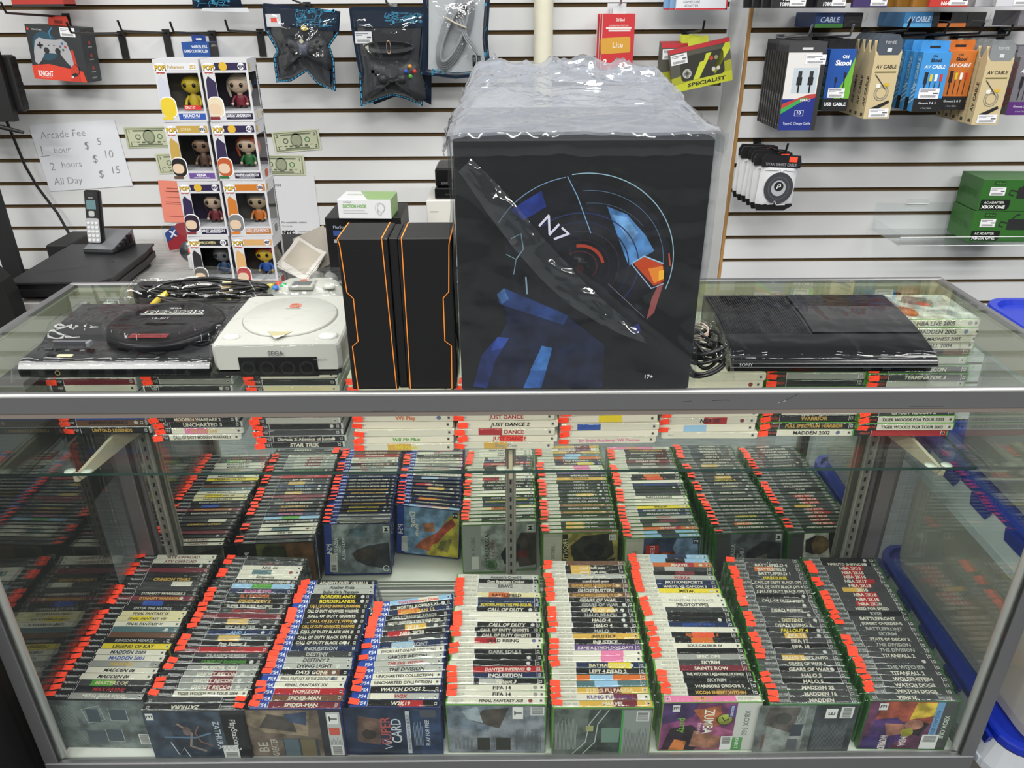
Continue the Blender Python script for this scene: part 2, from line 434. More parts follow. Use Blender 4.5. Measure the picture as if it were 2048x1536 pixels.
# ------------------------------------------------------------------ game cases
PAL = dict(w='d2cec0', k='17171a', g='8d8e8b', d='3c3d3f', r='a3242a', m='6b2632', y='d9c42e', b='2b4c9c', n='1f2a4a', c='cfc59c',
           t='4d6a70', e='4f9338', o='c4662c', p='5a3a78', s='8db3d2', v='a9aaa4', z='674837', f='d9483a', i='c9a24a', q='d678a0')
CN = dict(w='white', k='black', g='grey', d='dark grey', r='red', m='maroon', y='yellow', b='blue', n='navy', c='cream', t='teal',
          e='green', o='orange', p='purple', s='pale blue', v='silver', z='brown', i='gold', f='red', q='pink')
# kind: length, depth, thickness, shell colour, band length, band colour, band lettering, lettering colour, words
KIND = {
 'two': (.190, .135, .0147, '131314', .042, '17171a', 'PlayStation.2', 'd8d8d8', 'black'),
 'four': (.172, .135, .0145, '152c6e', .030, '27459c', 'PS4', 'eef0f4', 'blue'),
 'sixty': (.190, .135, .0147, '5f9838', .046, 'c9c6b9', 'XBOX 360', '8e8f88', 'light green'),
 'one': (.171, .135, .0143, '276f24', .036, '4a4c4c', 'XBOX ONE', 'c9cbc9', 'green'),
 'three': (.171, .135, .0127, 'c9cdcd', .026, '2b2c2e', 'PS3', 'c9c9c9', 'clear'),
 'wii': (.190, .135, .0150, 'd9d4c4', .020, 'd9d5c8', 'Wii', '9aa2a8', 'white'),
 'portable': (.171, .104, .0147, 'b9bcbc', .026, '202022', 'PSP', 'c4c4c4', 'clear'),
 'green': (.190, .135, .0147, '5fa63a', .034, '1c1d1c', 'XBOX', 'c84a2c', 'green'),
}
_sh = {}; _in = {}
def shell_mesh(kind):
    if kind in _sh: return _sh[kind]
    L, H, t, col = KIND[kind][:4]
    b = MB(); b.cbox(-L/2, L/2, -t/2, t/2, 0, H, col+'/.25', .0012, c2=.002)
    b.box(-L/2+.02, L/2-.02, -.0012, .0012, -.0003, .0001, '0c0c0c/.5')       # opening seam
    _sh[kind] = b.mesh('plastic_case'); return _sh[kind]
def spine(b, kind, e):
    L, H, t, col, bl, bc, bt, btc, _ = KIND[kind]
    bg, fg = PAL[e[0]], PAL[e[1]]; seg = e[2] if e[2] != ':' else None
    title = e.split(':', 1)[1]
    M = T(0, 0, H+.0004); x0 = -L/2+.0035; x1 = L/2-.0035; h = t/2-.0002
    if kind == 'two' and e[0] in 'rm': bc = '6b2632'
    if kind == 'sixty' and e[0] == 'w' and RND.random() < .5: bl = .03
    b.rect(x0, -h, x0+bl, h, bc+'/.35', M); b.rect(x0+bl, -h, x1, h, bg+'/.35', M)
    b.rect(x0+bl, -h, x0+bl+.0007, h, 'd8d8d8/.4', M, .00015)
    b.text(bt, btc, M, .0075 if kind == 'four' else .0052, (x0+bl/2+.005, 0), w=bl*.66, bold=.01)
    r = RND.random()
    if seg:
        u = x0+bl+.004+(L-bl)*.5*r; b.rect(u, -h, min(x1-.012, u+.045), h, PAL[seg]+'/.35', M, .0001)
    if kind in ('sixty', 'one', 'green'):
        b.rect(x1-.012, -h*.8, x1-.0112, h*.8, 'e4e4e0', M, .0002)
    b.rect(x1-.009, -h*.45, x1-.004, h*.45, 'c9cac6' if e[0] != 'w' else 'a0a09c', M, .0002)
    b.rect(x1-.0083, -h*.25, x1-.0048, h*.25, '2a2a2c', M, .0003)
    if RND.random() < .2: b.disc(x1-.017-.012*r, 0, h*.6, 'c0c0bc' if e[0] != 'w' else ('7c3a38', '8a8a84', '5c6a8c')[len(title) % 3], M, .0002, 14); 
    if title:
        b.text(title, fg, M, .0082 if len(title) < 14 else .0068, (x0+bl+(L-bl)*.44, 0), w=(L-bl)*.78, z=.0003, bold=.03, shear=.0 if len(title) % 3 else .18)
    # plain paper front and back, split in a few printed fields
    for side in (0, 1):
        Q = cover_M(kind, side); W, Hh = H-.004, L-.003
        base = bg if side == 0 else ('53585c' if e[0] in 'wvc' else bg)
        b.rect(.002, .0015, W, Hh-bl, base+'/.4', Q, .0003); b.rect(.002, Hh-bl, W, Hh, bc+'/.4', Q, .0003)
def cover_M(kind, side):
    L, H, t = KIND[kind][:3]
    if side == 0: Q = Matrix(((0, -1, 0, L/2), (0, 0, 1, t/2), (-1, 0, 0, H), (0, 0, 0, 1)))
    else: Q = Matrix(((0, -1, 0, L/2), (0, 0, -1, -t/2), (1, 0, 0, 0), (0, 0, 0, 1)))
    return Q
def art(b, kind, side, ops):
    """printed field in millimetres, portrait, origin lower corner by the spine (front) or the open edge (back)"""
    Q = cover_M(kind, side) @ S(.001, .001, 1)
    z = .0005
    for o in ops:
        z += .00004
        c = o[0]
        if c == 'r' and o[3]-o[1] > 60 and o[4]-o[2] > 60: o = o[:5]+('print:'+o[5],)
        if c in 'pc' and c == 'p': o = (c, o[1], 'print:'+o[2])
        if c == 'c' and o[3] > 10: o = o[:4]+('print:'+o[4],)+o[5:]
        if c == 'r': b.rect(o[1], o[2], o[3], o[4], o[5], Q, z)
        elif c == 'p': b.poly(o[1], o[2], Q, z)
        elif c == 'c': b.disc(o[1], o[2], o[3], o[4], Q, z, 20, o[5] if len(o) > 5 else None)
        elif c == 's': b.stroke(o[1], o[2], o[3], Q, z)
        elif c == 'g': b.ring(o[1], o[2], o[3], o[4], o[5], Q, z, 28)
        elif c == 't': b.text(o[1], o[5], Q, o[4], (o[2], o[3]), w=(o[6] if len(o) > 6 else None), z=z, bold=.01, rot=(o[7] if len(o) > 7 else 0))
        elif c == 'l':   # lines of small print
            y = o[4]
            while y > o[2]:
                b.rect(o[1], y-.9, o[1]+(o[3]-o[1])*(.75+.25*RND.random()), y, o[5], Q, z); y -= 2.6
        elif c == 'b':   # bar code
            x = o[1]
            b.rect(o[1]-2, o[2]-2, o[3]+2, o[4]+2, 'd9dad6', Q, z)
            while x < o[3]:
                w = .5+RND.random(); b.rect(x, o[2], x+w, o[4], '1b1b1b', Q, z+.00003); x += w+.8
def insert_mesh(kind, e, front=None, back=None):
    k = (kind, e)
    if not front and not back and k in _in: return _in[k]
    b = MB(); spine(b, kind, e)
    if front: art(b, kind, 0, front)
    if back: art(b, kind, 1, back)
    me = b.mesh('paper_insert')
    if not front and not back: _in[k] = me
    return me
_sl = {}
def sleeve_mesh(kind, v):
    k = (kind, v)
    if k in _sl: return _sl[k]
    L, H, t = KIND[kind][:3]; b = MB(); sd = v*7.3
    e = .0055+.003*(v % 3)
    hw = t/2+.0003; rr_ = .0022; dr = .011
    seg = [dr, PI*rr_/2, 2*(hw-rr_), PI*rr_/2, dr]; tot = sum(seg)
    def top(u, w):
        x = -L/2-.0012+(L+.0024)*u; q = w*tot; Zt = H+.0018
        wav = .0007*ridge(x*22+sd, w*2, sd)+.0003*fbm(x*60, w*4+sd, 2)
        if q < seg[0]: y, z = -hw-wav*.6, Zt-rr_-dr+q
        elif q < seg[0]+seg[1]:
            a = (q-seg[0])/rr_; y, z = -hw+rr_-rr_*math.cos(a), Zt-rr_+rr_*math.sin(a)+wav
        elif q < sum(seg[:3]): y, z = -hw+rr_+(q-seg[0]-seg[1]), Zt+wav*1.5
        elif q < sum(seg[:4]):
            a = (q-sum(seg[:3]))/rr_; y, z = hw-rr_+rr_*math.sin(a), Zt-rr_+rr_*math.cos(a)+wav
        else: y, z = hw+wav*.3, Zt-rr_-(q-sum(seg[:4]))
        return (x, y, z)
    b.grid(30, 16, top, 'sleeve')
    for s in (-1, 1):      # loose flaps of film beyond the ends
        def flap(u, w):
            q = w*e*(.55+.9*abs(fbm(u*3.1+sd, s*2.0+sd)))
            return (s*(L/2+.0013+q), (u-.5)*(t+.001)*(1-.4*w), H+.0015-u*.0-.012*w*(.4+fbm(u*2+sd, 5+s))+.002*fbm(u*7, w*5+sd))
        b.grid(4, 2, flap, 'sleeve')
        def side(u, w): return (s*(L/2+.0012+.0012*ridge(u*3, w*9+sd)), (u-.5)*(t+.001), H+.001-w*.06)
        b.grid(2, 4, side, 'sleeve')
    _sl[k] = b.mesh('plastic_sleeve'); return _sl[k]
_st = {}
def sticker_mesh(kind, v):
    k = (kind, v)
    if k in _st: return _st[k]
    L, H, t = KIND[kind][:3]; b = MB()
    w, h = .0195, .0118
    M = T(-L/2+.0085, 0, H+.0048) @ RZ((-9, 5, 12, -4, 0, 17)[v]) @ RX((8, -5, 3, 12, 0, -8)[v])
    b.box(-w/2, w/2, -h/2, h/2, -.0002, .0001, 'ff4526/.6', M)
    b.text(('$13', '$15', '$8', '$12', '$10', '$18')[v], '9e1c10', M, .0030, (-w*.28, 0), z=.0002)
    _st[k] = b.mesh('price_sticker'); return _st[k]
def game(kind, e, M, label, group, front=None, back=None, sticker=True, sl=True):
    o = link('game_case', shell_mesh(kind), None, M); tag(o, label, 'game case', group)
    link('cover_insert', insert_mesh(kind, e, front, back), o)
    v = RND.randrange(6)
    if sticker:
        st = link('price_sticker', sticker_mesh(kind, v), o); st['label'] = 'orange price sticker'
    if sl: link('plastic_sleeve', sleeve_mesh(kind, RND.randrange(5)), o)
    return o

R1 = """wm:ATV OFFROAD|wm:ATV OFFROAD|km:|me:|ke:|ki:CRIMSON TEARS|dcw:|dc:|kw:DYNASTY WARRIORS 3|mi:DYNASTY WARRIORS|kwb:|kv:ENTER THE MATRIX|cd:FINAL FANTASY IX|cdy:FINAL FANTASY VIII|wk:FINAL FANTASY X|tw:|zo:|kv:KINGDOM HEARTS|yk:LEGEND OF KAY|wn:MADDEN 2003|wb:MADDEN 2001|giv:MADDEN|wk:MADDEN 06|wk:MADDEN 06|dce:MASTERS OF|kr:MAX PAYNE|gw:METAL GEAR SOLID"""
R2 = """kw:|dm:NHL 07|wk:NHL 06|wot:|wk:Simpsons|kw:EVERYTHING OR NOTHING|swe:|nq:ROGUE OPS|ko:SLY COOPER|ki:SPIDER-MAN 2|kw:SUPER TRUCKS RACING|dr:RED FACTION|mw:|dvi:STREET FIGHTER|kv:SPY HUNTER|ns:AND 1|dvi:STREET FIGHTER|kw:Pro Skater 3|rz:TEKKEN 4|dv:TRANSFORMERS|ke:CURSE OF DARKNESS|gw:SPLINTER CELL|gwm:GHOST RECON|gwm:GHOST RECON|gwm:GHOST RECON|wk:TIGER WOODS PGA TOUR 2004|~dr:|~kw:ZATHURA"""
R3 = """kw:ASSASSIN'S CREED VALHALLA|vd:Atelier Ryza|vk:Bullet Girls Phantasia|ky:BORDERLANDS|ky:BORDERLANDS|ki:CALL OF DUTY INFINITE WARFARE|kw:CALL OF DUTY ADVANCED WARFARE|kw:CALL OF DUTY GHOSTS|ki:CALL OF DUTY WWII|ki:CALL OF DUTY ADVANCED WARFARE|kw:CALL OF DUTY BLACK OPS III|kw:CALL OF DUTY BLACK OPS III|kw:CALL OF DUTY BLACK OPS 4|nv:INQUISITION|dv:DESTINY|vd:DESTINY 2|vk:DYING LIGHT|kwz:DAYS GONE|wd:FINAL FANTASY XII THE ZODIAC AGE|wd:FINAL FANTASY XV|rw:HORIZON|zw:SPIDER-MAN|mw:SPIDER-MAN"""
R4 = """sfw:Yuri's Discovery Quest|kw:MORTAL KOMBAT XL|nio:MEGA MAN 11|kv:NO STRAIGHT ROADS|kw:NARUTO SHIPPUDEN ULTIMATE NINJA STORM|dwi:2K18|kwr:NBA 2K20|dw:P|nvs:BATTLEFRONT|wd:SWORD ART ONLINE: LOST SONG|vk:GHOST RECON|vr:THE EVIL WITHIN|vk:THE DIVISION|wk:UNCHARTED COLLECTION|wk:UNCHARTED COLLECTION|kw:WATCH DOGS 2|vrw:W2K|kwr:W2K19"""
R5 = """vd:Assassin's Creed II|kw:Don Bradman Cricket|vd:BRAVE|vw:|cko:BATTLEFIELD|nv:|ny:BORDERLANDS THE PRE-SEQUEL|kw:CALL OF DUTY|wq:|wd:|kw:CALL OF DUTY|kw:CALL OF DUTY GHOSTS|kw:CALL OF DUTY GHOSTS|wkr:DEAD RISING|wd:|kv:DARK SOULS|kc:|kn:|rw:DANTE'S INFERNO|nw:INQUISITION|kwv:Fallout 3|wk:FIFA 14|wk:FIFA 14|wk:FINAL FANTASY XIII"""
R6 = """zi:|kwi:grand theft auto|kwi:grand theft auto|vw:Guitar Hero|kw:grand theft auto|zi:GUITAR HERO LEGENDS OF ROCK|kw:GHOSTBUSTERS|zi:GUITAR HERO LEGENDS OF ROCK|kw:GEARS OF WAR|kv:GEARS OF WAR|kwi:GEARS OF WAR|kv:HALO REACH|kw:HALO 4|kw:HALO 4|kv:HALO|ik:INJUSTICE|kw:INJUSTICE|pw:KANE & LYNCH DOG DAYS|wiq:|wiq:|ncy:BATMAN PURE|kw:LEFT 4 DEAD 2|ozs:|tss:|icm:KUNG FU PANDA|wpm:KUNG FU PANDA|iwm:MARVEL"""
R7 = """swn:|swk:|owr:MARVEL|dwv:|kvm:|vr:FORZA|nw:MOTIONSPORTS|nw:MARVEL VS. CAPCOM 3|yk:METAL|wg:|wg:QUANTUM OF SOLACE|wk:[PROTOTYPE]|dv:|kv:|kr:|nb:RESIDENT EVIL 6|wo:|kof:RESIDENT EVIL 5|kwo:|wk:SOULCALIBUR IV|kv:|gw:SPEC OPS|dw:SKYRIM|mw:SAINTS ROW|kw:THE WITCHER 2 ASSASSINS OF KINGS|kv:SKYRIM|kw:WARRIORS OROCHI 3|kiz:XCOM ENEMY WITHIN|~qi:ZUMBA"""
R8 = """dv:|dw:BATTLEFIELD 4|dwo:BATTLEFIELD|dw:BATTLEFIELD 1|dy:HARDLINE|dw:CALL OF DUTY BLACK OPS|dw:CALL OF DUTY BLACK OPS 4|dw:CALL OF DUTY BLACK OPS|kv:|dw:CALL OF DUTY WWII|dv:|dw:DEAD RISING|dv:|dc:DESTINY|dw:DEAD RISING 3|kyd:FALLOUT 4|dwi:FIFA 16|dw:FIFA 17|kw:FIFA 18|dv:|dwi:GRAND THEFT AUTO|dw:GEARS OF WAR 4|kw:GEARS OF WAR|dw:HALO 5|kw:HALO 5|dw:MADDEN 25|dw:MADDEN 16|dw:MADDEN"""
R9 = """ki:|kw:NARUTO SHIPPUDEN|dwr:NBA 2K15|dwr:NBA 2K16|dwr:NBA 2K16|dwr:NBA 2K17|dwr:NBA 2K18|dwi:2K18|dwr:NBA 2K18|dwr:NBA 2K18|dwr:NBA 2K20|dw:NEED FOR SPEED|kv:RYSE|dw:BATTLEFRONT|dw:SUNSET OVERDRIVE|dv:BATTLEFRONT|dv:SKYRIM|dw:STATE OF DECAY 2|dv:THE DIVISION|dv:THE DIVISION|dw:TITANFALL 2|dv:|dv:THE WITCHER|dw:TITANFALL 2|dw:WOLFENSTEIN|dw:WATCH DOGS|dw:WATCH DOGS|~dw:ZUMBA"""
ROWS = [  # kind, front left/right end, rear left/right end (x, y at the upper edge), lean at the rear
 ('two', R1, (-.883, .052), (-.6958, .046), (-.886, .458), (-.6946, .455), 9),
 ('two', R2, (-.6889, .0212), (-.4977, .0203), (-.6665, .4508), (-.4812, .4428), 8),
 ('four', R3, (-.4899, .0251), (-.3147, .0233), (-.4716, .3685), (-.3032, .3666), 20),
 ('four', R4, (-.3027, .0278), (-.1292, .0248), (-.3023, .2896), (-.1319, .3175), 16),
 ('sixty', R5, (-.1213, .0305), (.0683, .0297), (-.1213, .3814), (.0707, .3754), 12),
 ('sixty', R6, (.081, .0217), (.2685, .0208), (.0821, .4242), (.2727, .422), 10),
 ('sixty', R7, (.2850, .0311), (.4791, .0303), (.2890, .447), (.4800, .4413), 9),
 ('one', R8, (.4871, .0256), (.6577, .025), (.5147, .431), (.6819, .4248), 12),
 ('one', R9, (.6793, .0317), (.8476, .0274), (.6935, .4316), (.8645, .426), 12)]
PW = ['black', 'blue', 'light green', 'green']
G = '4a5156'
FRONTS = {  # covers seen in the mirror (rear end of each row)
 0: [('r', 2, 2, 131, 140, '4c4f4a/.4'), ('p', [(5, 5), (60, 20), (120, 8), (130, 70), (90, 120), (30, 100)], '2e2f2b'), ('c', 70, 70, 30, 'a08a50', 22), ('r', 108, 6, 122, 22, 'e2e2de'), ('t', 'E', 115, 14, 12, '151515')],
 1: [('r', 2, 2, 131, 140, '4f5a26/.4'), ('p', [(2, 2), (131, 2), (131, 60), (70, 50), (2, 90)], '6b4a28'), ('p', [(10, 70), (90, 60), (120, 100), (60, 138), (10, 120)], '2c3318'), ('c', 80, 40, 24, 'b39a3a', 14), ('t', 'PlayStation.2', 66, 164, 12, 'd4d4d0', 100)],
 2: [('r', 2, 2, 131, 150, '78828a/.4'), ('p', [(2, 80), (60, 150), (2, 150)], 'a4adb2'), ('p', [(50, 6), (120, 2), (112, 60), (96, 92), (70, 88), (58, 60)], '2c3138'), ('p', [(8, 60), (38, 66), (30, 110), (14, 104)], '5c7484'), ('p', [(66, 40), (92, 40), (96, 90), (80, 100), (66, 86)], '4a3c36'),
     ('t', "ASSASSIN'S", 66, 140, 9, 'eceeee', 84), ('t', 'CREED', 66, 131, 5, 'eceeee'), ('t', 'VALHALLA', 66, 121, 9, 'eceeee', 100), ('r', 8, 4, 24, 20, 'e6e6e2'), ('t', 'M', 16, 12, 11, '151515'), ('t', 'PS4', 66, 158, 14, 'f0f2f4'), ('g', 118, 14, 6, 8, 'dfe3e6'), ('r', 78, 138, 126, 156, 'e2e4e2'), ('l', 80, 139, 104, 154, '8a8c8a'), ('b', 108, 141, 124, 153)],
 3: [('r', 2, 2, 131, 150, '7fa6cf/.4'), ('p', [(131, 2), (131, 90), (70, 60), (20, 30), (2, 2)], 'c9b838'), ('p', [(80, 20), (120, 30), (110, 60), (90, 50)], '8a8436'), ('p', [(24, 20), (40, 10), (70, 40), (96, 60), (116, 118), (90, 100), (66, 60), (40, 40)], 'b8442c'), ('p', [(70, 60), (120, 80), (112, 120), (88, 98)], 'c8663c'), ('p', [(40, 70), (64, 66), (66, 96), (44, 98)], 'c07a50'),
     ('t', 'Drag', 36, 128, 16, 'f4ece0', 46), ('t', 'Castle', 64, 116, 10, 'f4ece0', 44), ('t', '!', 60, 136, 13, 'b03a30'), ('t', 'PS4', 66, 160, 14, 'f0f2f4'), ('r', 8, 6, 22, 20, '101214'), ('t', 'E', 15, 13, 11, 'e8e8e8'), ('r', 84, 140, 126, 156, 'e2e4e2'), ('l', 86, 141, 108, 154, '8a8c8a')],
 4: [('r', 2, 2, 131, 142, 'aeb4b2/.4'), ('r', 2, 142, 131, 188, '9ea3a0'), ('p', [(30, 2), (120, 2), (126, 44), (70, 60), (30, 40)], '4a3f3c'), ('p', [(60, 40), (110, 50), (112, 82), (84, 92), (62, 80)], '1f2426'), ('c', 90, 36, 12, '7a2c26', 16), ('t', "ASSASSIN'S", 66, 126, 12, '24282a', 110), ('t', 'CREED II', 66, 112, 9, '7a2e2c', 70), ('g', 112, 116, 12, 15, '4a7a4a'), ('c', 112, 116, 11, '5c8a58'), ('t', 'XBOX 360', 66, 162, 10, '6c706c'), ('r', 8, 8, 26, 24, 'dcdcd8'), ('t', 'M', 17, 16, 12, '151515'), ('r', 88, 148, 124, 166, 'dfe0dc')],
 5: [('r', 2, 2, 131, 142, 'b4a458/.4'), ('p', [(2, 20), (60, 10), (96, 50), (80, 110), (40, 124), (10, 90)], '33352a'), ('p', [(70, 6), (128, 10), (126, 60), (90, 70)], '4b4a34'), ('c', 50, 60, 20, '1f211c', 26), ('p', [(90, 80), (128, 70), (128, 120), (96, 118)], '6a6440'), ('r', 4, 126, 128, 140, '24261f'), ('t', 'FRONTLINES', 64, 133, 12, 'd8d2a0', 116), ('t', 'FUEL OF WAR', 64, 121, 6, 'd8a83a', 80), ('r', 6, 6, 22, 24, 'dcdcd8'), ('t', 'T', 14, 15, 13, '151515'), ('t', 'XBOX 360', 66, 164, 10, '8a8e8a'), ('r', 90, 148, 126, 166, 'd4d8d4')],
 6: [('r', 2, 2, 131, 142, '3a4a6a/.4'), ('p', [(40, 60), (90, 50), (110, 90), (70, 118), (40, 100)], '8a3a22'), ('c', 60, 86, 18, 'c8622a'), ('p', [(4, 10), (60, 4), (70, 50), (30, 70), (4, 60)], '7f9cc0'), ('p', [(80, 10), (126, 6), (126, 70), (96, 60)], 'b07a34'), ('c', 100, 30, 12, 'd8b63c'), ('r', 22, 104, 54, 136, 'c02a26'), ('t', 'LEGO', 38, 120, 11, 'f2f2ee', 28), ('t', 'MOVIE', 80, 128, 13, '7fa0d0', 50), ('r', 6, 6, 20, 20, '14181c'), ('t', 'E', 13, 13, 11, 'e8e8e8'), ('t', 'XBOX 360', 66, 164, 10, '8a8e8a')],
 7: [('r', 2, 2, 131, 134, '59626a/.4'), ('p', [(30, 6), (120, 2), (126, 70), (90, 96), (50, 90), (24, 50)], '2a2e32'), ('p', [(60, 40), (100, 34), (104, 76), (76, 90)], '6f6a62'), ('c', 112, 24, 9, '8290a0'), ('t', "ASSASSIN'S", 66, 126, 11, 'c9d0d4', 100), ('t', 'CREED', 66, 114, 5, 'c9d0d4'), ('t', 'UNITY', 66, 103, 12, 'c9d0d4', 66), ('r', 6, 6, 24, 20, 'e2e2de'), ('t', 'M', 15, 13, 11, '151515'), ('r', 80, 130, 124, 148, 'dfe1dd'), ('l', 82, 131, 104, 146, '8a8c8a')],
 8: [('r', 2, 2, 131, 132, 'e4e4de/.4'), ('p', [(2, 2), (131, 2), (131, 34), (80, 60), (20, 70), (2, 70)], '25211f'), ('c', 34, 96, 26, '7d6440', 30), ('p', [(6, 100), (20, 128), (52, 126), (60, 104), (30, 112)], '1c1613'), ('s', [(70, 20), (86, 46), (104, 30)], 7, '9c2428'), ('s', [(66, 40), (96, 34)], 6, '9c2428'), ('s', [(80, 90), (110, 80), (100, 108)], 7, '9c2428'), ('s', [(74, 76), (118, 96)], 6, '9c2428'), ('s', [(86, 58), (92, 74), (116, 66)], 6, '7a1c20'), ('r', 6, 6, 24, 20, 'e2e2de'), ('t', 'M', 15, 13, 11, '151515'), ('r', 84, 128, 126, 142, 'dfe1dd')],
}
BACKS = {  # covers seen through the front pane
 0: [('r', 2, 2, 131, 188, '6b7573/.4'), ('s', [(70, 120), (108, 126), (118, 90), (80, 86), (70, 120)], 1.2, 'b9c2bf'), ('r', 74, 94, 108, 118, '46525a'), ('r', 20, 60, 54, 92, '4a545c'), ('s', [(20, 60), (54, 60), (54, 92), (20, 92), (20, 60)], 1.2, 'b9c2bf'), ('r', 78, 40, 110, 74, '48545c'), ('s', [(78, 40), (110, 40), (110, 74), (78, 74), (78, 40)], 1.2, 'b9c2bf'), ('r', 12, 96, 50, 130, '505a60'), ('l', 60, 140, 120, 172, '9aa5a2'), ('l', 12, 134, 52, 172, '8f9a97'), ('b', 16, 12, 40, 28)],
 2: [('r', 2, 2, 131, 188, '6a5c50/.4'), ('p', [(60, 70), (128, 60), (128, 180), (96, 186), (70, 150)], '8a7a66'), ('p', [(70, 90), (110, 96), (120, 140), (84, 160)], '4a423e'), ('p', [(90, 70), (126, 66), (120, 110), (100, 104)], '3d4a62'), ('r', 6, 52, 54, 120, '3a4046'), ('r', 6, 58, 52, 86, '6d6248'), ('r', 6, 90, 52, 118, '55646c'), ('t', 'BE', 30, 160, 20, 'b9b2a8', 30, 0), ('t', 'GREATER', 30, 138, 13, 'b9b2a8', 48, 0), ('r', 2, 2, 131, 44, '2b2e33'), ('r', 8, 4, 126, 30, 'b8bab8'), ('l', 12, 6, 60, 28, '6a6c6a'), ('b', 10, 8, 34, 26), ('r', 94, 8, 122, 28, 'e2e2de'), ('t', 'T', 108, 18, 16, '151515'), ('r', 64, 8, 84, 28, 'c45a4a')],
 3: [('r', 2, 2, 131, 188, '253a5a/.4'), ('p', [(2, 40), (131, 60), (131, 188), (2, 188)], '1c2a42'), ('p', [(30, 120), (100, 112), (110, 158), (40, 164)], '5a463e'), ('c', 60, 140, 14, '2c2522'), ('c', 84, 136, 13, '6a5246'), ('t', 'SUPER', 70, 108, 20, 'b0524a', 84), ('t', 'CARD', 70, 88, 20, 'c9ced4', 66), ('s', [(20, 112), (26, 98), (32, 110), (38, 98), (44, 112)], 3, 'c9ced4'), ('r', 8, 60, 124, 68, 'b9bfc6'), ('t', 'AVAILABLE NOW FOR MOBILE!', 66, 64, 5, '24303e', 108), ('t', 'PLAY FOR FREE', 66, 28, 8, 'c3c9d0', 70), ('l', 30, 38, 96, 54, '8fa0b4'), ('r', 108, 10, 128, 40, '4a4e54')],
 4: [('r', 2, 2, 131, 188, '7f858c/.4'), ('p', [(60, 110), (131, 100), (131, 188), (70, 188)], '6d7a86'), ('p', [(70, 90), (126, 70), (120, 120), (90, 140)], '4a423c'), ('p', [(84, 120), (128, 130), (118, 160), (96, 150)], '8f9ba2'), ('r', 10, 108, 44, 132, '33332f'), ('r', 10, 68, 44, 96, '33332f'), ('l', 12, 140, 46, 176, '5c6062'), ('l', 10, 10, 70, 60, '565a5c'), ('b', 108, 6, 126, 28), ('r', 96, 44, 128, 64, 'e2e2de'), ('t', 'T', 112, 54, 15, '151515')],
 5: [('r', 2, 2, 131, 188, '5c645f/.4'), ('p', [(10, 60), (128, 40), (128, 120), (20, 130)], '3d4642'), ('s', [(8, 150), (40, 126), (90, 120), (128, 100)], 2, 'b4bab4'), ('s', [(8, 130), (40, 108), (90, 104), (128, 84)], 2, 'b4bab4'), ('r', 70, 112, 86, 126, 'a0a06a'), ('r', 40, 62, 80, 96, '6f8a7c'), ('l', 20, 144, 110, 184, '9aa09a'), ('r', 4, 4, 128, 56, '8a8f8c'), ('l', 10, 8, 80, 52, '5b605d'), ('b', 100, 10, 122, 30), ('r', 4, 56, 128, 60, '3f9a4a')],
 7: [('r', 2, 2, 131, 188, '6f7672/.4'), ('r', 4, 96, 128, 168, '8d938f'), ('p', [(56, 120), (126, 110), (126, 170), (80, 176)], '5c5650'), ('c', 96, 140, 16, '40403c'), ('r', 8, 104, 40, 124, '5b5f62'), ('r', 48, 100, 80, 122, '3f444c'), ('l', 84, 100, 124, 120, '5f6461'), ('t', "IT'S MADDEN SEASON", 30, 172, 5, '8a2c2c', 44, 0), ('r', 2, 2, 131, 82, '3c4144'), ('l', 10, 14, 84, 76, '6d7376'), ('r', 96, 10, 126, 34, 'dededa'), ('b', 98, 14, 124, 30), ('r', 96, 40, 122, 62, 'e2e2de'), ('t', 'E', 109, 51, 13, '151515')],
}
